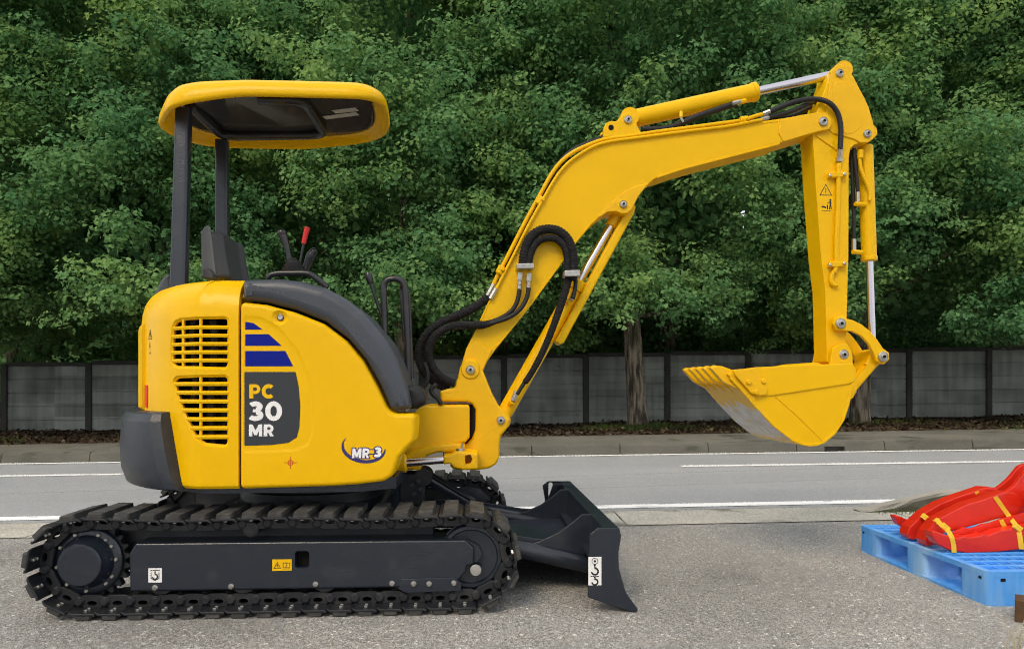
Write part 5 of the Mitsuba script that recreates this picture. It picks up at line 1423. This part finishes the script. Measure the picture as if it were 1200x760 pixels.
# shell: lip, floor, heel and back as one bent plate
outer = [(855, 443.5), (866, 455), (884, 476), (907, 500), (929, 517), (940, 521.4), (948, 522.8), (957, 522.2), (965.5, 519.3), (978.6, 508.6), (989.2, 492.4), (995.7, 472.4), (998.2, 458.4), (1000.4, 448), (1003, 432)]
op = np.array(LineString(P(outer, YK0)).segmentize(0.02).coords)
inner = offset_line(op, 0.014)
if Polygon(np.vstack([op, inner[::-1]])).area > 0 and np.linalg.norm(inner.mean(0) - sidep.mean(0)) > np.linalg.norm(op.mean(0) - sidep.mean(0)):
    inner = offset_line(op, -0.014)
wx0, wx1 = at(880, 474, YK0)[0], at(934, 518, YK0)[0]
def wear_mask(p, n, uv):
    q = (p.x - wx0) + 0.10 * (FB(p.x * 9, p.y * 9, p.z * 9, 4) - 0.5) + 0.04 * (N(p.x * 8, p.y * 60, p.z * 8) - 0.5)
    e = (wx1 - p.x) + 0.06 * (FB(p.x * 11 + 4, p.y * 11, p.z * 11, 4) - 0.5)
    return SS(0.0, 0.045, q) * SS(0.0, 0.06, e) * SS(YK0 + 0.004, YK0 + 0.03, p.y + 0.012 * N(p.x * 30, 1.0, p.z * 30)) * SS(0.16, 0.30, FB(p.x * 30, p.y * 30, p.z * 30, 3)) * 0.95
scene['worn_yellow'] = {'type': 'blendbsdf', 'weight': tex(wear_mask), 'bsdf_0': scene['yellow_paint'], 'bsdf_1': scene['steel_wear']}
put('shell', rext(np.vstack([op, inner[::-1]]), YK0 - 0.003, YK1 + 0.003, 0.002, seg=1), 'worn_yellow', bk, smooth=30)
put('rim_band', rext(P([(884, 433.5), (886.5, 430), (953, 427), (998, 426), (1002.8, 432.5), (1000.5, 446.5), (995, 449.5), (904, 463.5), (884, 464)], YK0 - 0.004), YK0 - 0.009, YK0 + 0.002, 0.004, 0.004), 'yellow_paint', bk, smooth=30)
put('side_cutter', rext(P([(858.5, 434.5), (862, 433), (886, 430), (889, 432.5), (890, 438), (897, 449), (899.5, 457), (897, 462), (888, 464), (880, 461), (861, 440)], YK0 - 0.012), YK0 - 0.022, YK0 - 0.009, 0.004, 0.004), 'yellow_cast', bk, smooth=30)
for u, v in ((877, 447.5), (894.5, 446.5), (886, 459.5)):
    c = P3([(u, v)], YK0 - 0.021)[0]
    put('bolt', lathe([(0.013, 0), (0.013, 0.009), (0.010, 0.012)], c, [0, -1, 0], 8), 'yellow_cast', bk)
put('weld_line', tube(P3([(909, 465), (930, 483), (964.5, 516.5)], YK0 - 0.0005), 0.0035, 6), 'yellow_paint', bk, smooth=True)
# lip plate and teeth
lipa, lipb = at(859, 441, YK0), at(884, 466, YK0)
lip = P([(852, 438), (859, 437), (884, 463), (886, 470), (878, 469)], YK0)
put('lip_plate', rext(lip, YK0 - 0.002, YK1 + 0.002, 0.003, 0.002), 'yellow_cast', bk, smooth=30)
tp = P([(833.5, 430.5), (838, 427.5), (848, 428.8), (858, 432.5), (880, 455.5), (886, 466), (880, 470), (866, 456), (848, 446.5)], YK0)
for k in range(5):
    y = YK0 + 0.01 + k * (YK1 - YK0 - 0.075) / 4
    c = ring_poly(tp, 0.004)
    xm = c[:, 0].max()
    ln = (xm - c[:, 0]) / (xm - c[:, 0].min())
    rings = []
    for s_ in (-1, -0.8, 0.8, 1):
        hw = (0.0275 - 0.012 * ln) * (abs(s_) if abs(s_) == 1 else abs(s_) * 1.15)
        q = c + (c.mean(0) - c) * (0.10 if abs(s_) == 1 else 0)
        rings.append(np.stack([q[:, 0], y + 0.0275 + np.sign(s_) * hw, q[:, 1]], 1))
    put('tooth', loft(rings), 'yellow_cast', bk, smooth=30)
# ears that carry the arm pin and the link pin
ear = P([(972, 429), (976, 408), (985, 402), (994, 404), (998.5, 412), (1000, 427), (1004, 440), (1005, 455), (1000, 466), (993, 470), (985, 452), (975, 446)], 3.775)
put('ear', rext(ear, 3.775, 3.797, 0.004, 0.01), 'yellow_paint', bk, smooth=32)
put('ear', rext(ear, 3.963, 3.985, 0.004, 0.01), 'yellow_paint', bk, smooth=32)
put('back_brace', rext(P([(940, 427.5), (953, 424.5), (960, 425), (968, 430), (968, 440), (940, 440)], 3.70), 3.70, 4.07, 0.005, 0.006), 'yellow_paint', bk, smooth=32)

# ================================================================== PALLET, GRAPPLE, STRAPS, SMALL THINGS
def cam_xy(X, Z):
    return X * CS + Z * SN, -X * SN + Z * CS
A_ = np.array([2.03, 4.31]); B_ = np.array([2.075, 3.225])       # near-side corners in camera plan (X, Z)
a_w, b_w = np.array(cam_xy(*A_)), np.array(cam_xy(*B_))
e1 = unit(a_w - b_w)               # along the side we see, away from the camera
e2 = np.array([e1[1], -e1[0]])     # to the right
PM = np.eye(4)
PM[:3, 0], PM[:3, 1], PM[:3, 3] = [e2[0], e2[1], 0], [e1[0], e1[1], 0], [b_w[0], b_w[1], 0]
S_ = 1.10
pal = thing('pallet', 'light blue plastic pallet on the asphalt carrying the red steel tines', 'pallet')
def pput(name, m, mat='pallet_blue', smooth=30):
    return put(name, moved(m, PM), mat, pal, smooth=smooth)
H_ = 0.150
def pbox(x0, x1, y0, y1, z0, z1, r=0.004):
    return rbox(x0, x1, y0, y1, z0, z1, r)
# legs: 3 x 3 blocks
pos = [(0.0, 0.20), (0.465, 0.635), (0.90, 1.10)]
def block(x0, x1, y0, y1, cx=0.03):
    q = Polygon(ring_poly([(x0, y0), (x1, y0), (x1, y1), (x0, y1)], cx))
    m = trimesh.creation.extrude_polygon(q, H_ - 0.03, engine='earcut')
    return shift(fix(tm(m.vertices, m.faces)), z=0.012)
for i, (x0, x1) in enumerate(pos):
    for j, (y0, y1) in enumerate(pos):
        pput('block', block(x0 + 0.002, x1 - 0.002, y0 + 0.002, y1 - 0.002))
# upper and lower decks: rim, and a grid of ribs
def deck_rim(z0, z1, w):
    o = Polygon(ring_poly([(0, 0), (S_, 0), (S_, S_), (0, S_)], 0.035))
    m = trimesh.creation.extrude_polygon(o.difference(o.buffer(-w)), z1 - z0, engine='earcut')
    return shift(fix(tm(m.vertices, m.faces)), z=z0)
pput('top_rim', deck_rim(H_ - 0.024, H_, 0.035))
pput('bottom_rim', deck_rim(0.0, 0.014, 0.055))
for k in range(13):
    y = 0.045 + k * 0.0838
    pput('deck_slat', pbox(0.03, S_ - 0.03, y - 0.011, y + 0.011, H_ - 0.018, H_ - 0.002, 0.002))
for k in range(17):
    x = 0.05 + k * 0.0625
    pput('deck_rib', pbox(x - 0.004, x + 0.004, 0.03, S_ - 0.03, H_ - 0.021, H_ - 0.006, 0.001))
for x0, x1 in ((0.05, 0.17), (0.465, 0.635), (0.93, 1.05)):
    pput('bottom_board', pbox(x0, x1, 0.05, S_ - 0.05, 0.0015, 0.0125, 0.002))
for y0, y1 in ((0.05, 0.17), (0.465, 0.635), (0.93, 1.05)):
    pput('bottom_board', pbox(0.05, S_ - 0.05, y0, y1, 0.0025, 0.0115, 0.002))
def lattice():
    ms = []
    for y0, y1 in ((0.17, 0.465), (0.635, 0.93)):
        for k in range(5):
            y = y0 + 0.03 + k * (y1 - y0 - 0.06) / 4
            ms.append(pbox(0.17, 0.465, y - 0.006, y + 0.006, 0.002, 0.010, 0.001))
        for k in range(7):
            x = 0.19 + k * 0.042
            ms.append(pbox(x - 0.004, x + 0.004, y0, y1, 0.003, 0.011, 0.001))
    return cat(*ms)
labels[pput('bottom_lattice', lattice())] = {'kind': 'stuff'}
for y in (0.05, 1.05):
    pput('corner_plug', pbox(-0.0015, 0.004, y - 0.008, y + 0.008, H_ - 0.040, H_ - 0.030, 0.0), 'dark_void')
pput('corner_plug', pbox(0.06, 0.08, -0.0015, 0.004, H_ - 0.042, H_ - 0.030, 0.0), 'dark_void')

# --- grapple: a red bracket with three curved box tines
gr = thing('grapple', 'red painted steel grapple with three curved tines strapped down on the pallet', 'grapple')
def img3(u, v, Z):
    """Design help: point at depth Z (from the camera) of a measured photo position."""
    X = (u - 600.0) / 866.0 * Z
    x, y = cam_xy(X, Z)
    return np.array([x, y, EYE - (v - 452.0) * Z / 866.0])
def bars(pts, n):
    """Straight steel lengths: a polyline resampled, its bends only slightly eased."""
    pts = np.asarray(pts, float)
    u = np.r_[0, np.cumsum(np.linalg.norm(np.diff(pts, axis=0), axis=1))]
    w = np.linspace(0, u[-1], n)
    q = np.stack([np.interp(w, u, pts[:, k]) for k in range(3)], 1)
    q[1:-1] = 0.25 * q[:-2] + 0.5 * q[1:-1] + 0.25 * q[2:]
    return q
def plate(name, pts, Y, th, r=0.007, corner=0.006):
    put(name, rext(P(pts, Y), Y, Y + th, r, corner, seg=2), 'red_enamel', gr, smooth=30)
plate('tine', [(1092, 622), (1097, 622), (1108, 626), (1115.5, 629), (1124, 630), (1130, 627.5), (1137, 629.5), (1149, 627.5), (1153, 625), (1158, 627), (1172, 621.5), (1200, 617), (1245, 610),
               (1245, 636), (1200, 643), (1167, 646.5), (1132.6, 647.5), (1112, 644), (1099, 637), (1093, 629)], 3.475, 0.070)
plate('tine', [(1083, 633), (1087, 622), (1097, 609.5), (1108.6, 603), (1132.5, 591), (1150, 586), (1167, 580), (1179, 576), (1190, 577), (1196, 583), (1197.5, 592), (1194, 601), (1186, 605), (1170, 607.5),
               (1150, 613), (1132, 618), (1117, 622), (1106, 624), (1099, 628), (1093, 639), (1087, 640)], 3.595, 0.080)
plate('tine', [(1063, 626), (1066, 617), (1071, 612.5), (1085, 600), (1102, 590), (1122, 582), (1143, 575), (1155, 571), (1166, 571.5), (1176, 576), (1180, 584), (1176, 592), (1156, 594), (1138, 600),
               (1120, 608), (1104, 616), (1093, 619.5), (1082, 621), (1076, 630), (1070, 632.5), (1066, 631)], 3.735, 0.080)
plate('tip', [(1048, 604), (1053, 604), (1071, 611.5), (1080, 614), (1072, 624), (1064, 621), (1053, 614)], 3.90, 0.055)
plate('inner_plate', [(1117, 624), (1124, 620.5), (1130, 617), (1136, 619.5), (1145, 617), (1152, 613.5), (1160, 613), (1172, 608.5), (1204, 600), (1245, 598), (1245, 632), (1200, 634), (1117, 636)], 3.555, 0.018, 0.003)
# bracket at the right: two curved cheeks on a cross tube
plate('cheek_plate', [(1158, 573), (1170, 571), (1177, 566), (1184, 559.5), (1190, 552), (1195, 546), (1202, 543), (1250, 545), (1250, 590), (1205, 590), (1190, 592), (1170, 592)], 3.86, 0.030, 0.005)
plate('cheek_plate', [(1178, 577), (1189, 569), (1196, 559), (1202, 552), (1210, 549), (1250, 550), (1250, 604), (1190, 604), (1182, 592)], 3.70, 0.030, 0.005)
put('cross_tube', rod(P3([(1218, 590)], 3.48)[0], P3([(1218, 582)], 3.95)[0], 0.05, 20), 'red_enamel', gr, smooth=40)
put('cross_tube', rod(P3([(1170, 586)], 3.61)[0], P3([(1170, 586)], 3.61)[0] + [0, 0.20, 0], 0.034, 20), 'red_enamel', gr, smooth=40)

def strap(label, pts, deps, w=0.021):
    key = thing('strap', label, 'strap')
    p = bars(P3(pts, deps), 22)
    t = unit(np.gradient(p, axis=0))
    view = unit(p - np.array([0, 0, EYE]))
    sd = unit(np.cross(t, view))
    rings = [np.array([q + s * w / 2 - f * 0.0015, q - s * w / 2 - f * 0.0015, q - s * w / 2 + f * 0.0015, q + s * w / 2 + f * 0.0015]) for q, s, f in zip(p, sd, view)]
    scene[key] = mikit.ply(loft(rings), 'strap_web', smooth=30)
    return key
strap('yellow strap over the front tine at its left end', [(1097, 607.5), (1102, 613.5), (1110, 620), (1115, 628), (1117.5, 638), (1118, 647)], [3.588, 3.55, 3.50, 3.468, 3.468, 3.468])
strap('yellow strap with buckle running over the middle tine at the right edge', [(1166, 581.5), (1174, 593), (1182, 604), (1190, 614.5), (1194, 622), (1195.5, 632), (1197, 643)], [3.588, 3.588, 3.588, 3.51, 3.468, 3.468, 3.468])
strap('short yellow strap over the rearmost tine', [(1144, 575.5), (1147, 580), (1149, 588)], [3.728, 3.728, 3.728], 0.02)
strap('crumpled yellow strap end between the tine tips', [(1080, 602.5), (1085, 606), (1090, 611), (1095, 612), (1100, 608)], [3.725, 3.70, 3.64, 3.60, 3.588], 0.026)
strap('short yellow strap behind the front tine', [(1173, 608.5), (1175, 613), (1178.5, 619)], [3.549, 3.549, 3.549], 0.02)
for key, (u, v, z) in (('strap', (1107, 617.5, 3.515)), ('strap_001', (1191.5, 617.5, 3.478))):
    c = P3([(u, v)], z)[0]
    m = rbox(-0.022, 0.022, -0.012, 0.004, -0.014, 0.014, 0.003)
    R = trimesh.transformations.rotation_matrix(math.radians(40), [0, 1, 0])
    put('buckle', shift(moved(m, R), *c), 'strap_web', key)

# --- dark timber block cut by the right edge
tb = thing('timber_block', 'dark brown timber block at the right edge beside the pallet', 'timber block')
c0 = img3(1189, 728, 866 * EYE / (728 - 452))
m = rbox(0, 0.5, 0, 0.105, 0, 0.09, 0.003)
R = trimesh.transformations.rotation_matrix(math.radians(-38), [0, 0, 1])
put('beam', shift(moved(m, R), c0[0] - 0.0, c0[1], 0.0), 'timber', tb, smooth=25)

# --- ramped kerb end beside the road
kr_ = thing('kerb_ramp', 'mossy concrete kerb end rising from the ground beside the road behind the pallet', 'kerb')
def ramp():
    rings = []
    for w in np.r_[np.linspace(0, 0.3, 12), np.linspace(0.36, 1, 8)]:
        s = 2.66 + 3.0 * w
        h = 0.010 + 0.128 * min(1.0, w / 0.23) - 0.02 * max(0, min(1, (w - 0.23) / 0.2))
        t0 = 5.30 + 0.05 * min(1, w / 0.25)
        t1 = t0 + 0.14
        jit = 0.010 * (meshkit.noise(np.array([w * 60, 1.0, 2.0])) - 0.5)
        r = []
        for t, z in ((t0 - 0.015, -0.03), (t0 + jit, h * 0.5), (t0 + 0.012 + jit, h - 0.016), (t0 + 0.03, h + jit * 0.6), (t1 - 0.02, h + 0.004), (t1, h - 0.012), (t1 + 0.01, -0.03)):
            x, y = road_xy(s, t)
            r.append([x, y, float(ground_h(s, t)) + z])
        rings.append(np.array(r))
    return loft(rings)
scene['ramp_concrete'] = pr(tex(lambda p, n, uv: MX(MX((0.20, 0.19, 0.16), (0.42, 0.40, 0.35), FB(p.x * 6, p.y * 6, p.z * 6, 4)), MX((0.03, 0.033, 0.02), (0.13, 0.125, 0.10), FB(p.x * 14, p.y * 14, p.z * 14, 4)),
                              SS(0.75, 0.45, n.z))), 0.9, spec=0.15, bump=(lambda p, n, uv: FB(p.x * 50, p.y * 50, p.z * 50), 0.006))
scene_ramp = put('body', ramp(), 'ramp_concrete', kr_, smooth=False)
zr = lambda s, t: ground_h(s, t) + 0.004
v, f, c = blades([(2.95, 5.27, 0.10, 70, zr), (3.3, 5.27, 0.2, 160, zr), (3.8, 5.27, 0.25, 200, zr), (4.4, 5.25, 0.3, 200, zr)], 21, h=0.04, wid=0.0025)
labels[put('kerb_grass', tm(v, f), 'leaf_litter', smooth=False, color=c)] = {'label': 'thin green grass growing along the foot of the kerb end', 'category': 'grass', 'kind': 'stuff'}
# dry weed at the lower right corner
dw = thing('dry_weed', 'pale dry weed stalks in the lower right corner in front of the timber block', 'weed')
w0 = img3(1190, 768, 866 * EYE / (768 - 452))
stems = []
g_ = np.random.default_rng(4)
for k in range(9):
    a = g_.uniform(-0.09, 0.07); h = g_.uniform(0.05, 0.14)
    stems.append(tube(spline([w0 + [0.01 * k - 0.04, 0, -0.003], w0 + [0.01 * k - 0.04 + a * 0.4, g_.normal(0, 0.01), h * 0.55], w0 + [0.01 * k - 0.04 + a, g_.normal(0, 0.02), h]], 8), np.linspace(0.0030, 0.0010, 8), 5))
scene['dry_grass_stalk'] = pr((0.42, 0.37, 0.26), 0.8, spec=0.1)
put('stalk', cat(*stems), 'dry_grass_stalk', dw, smooth=True)
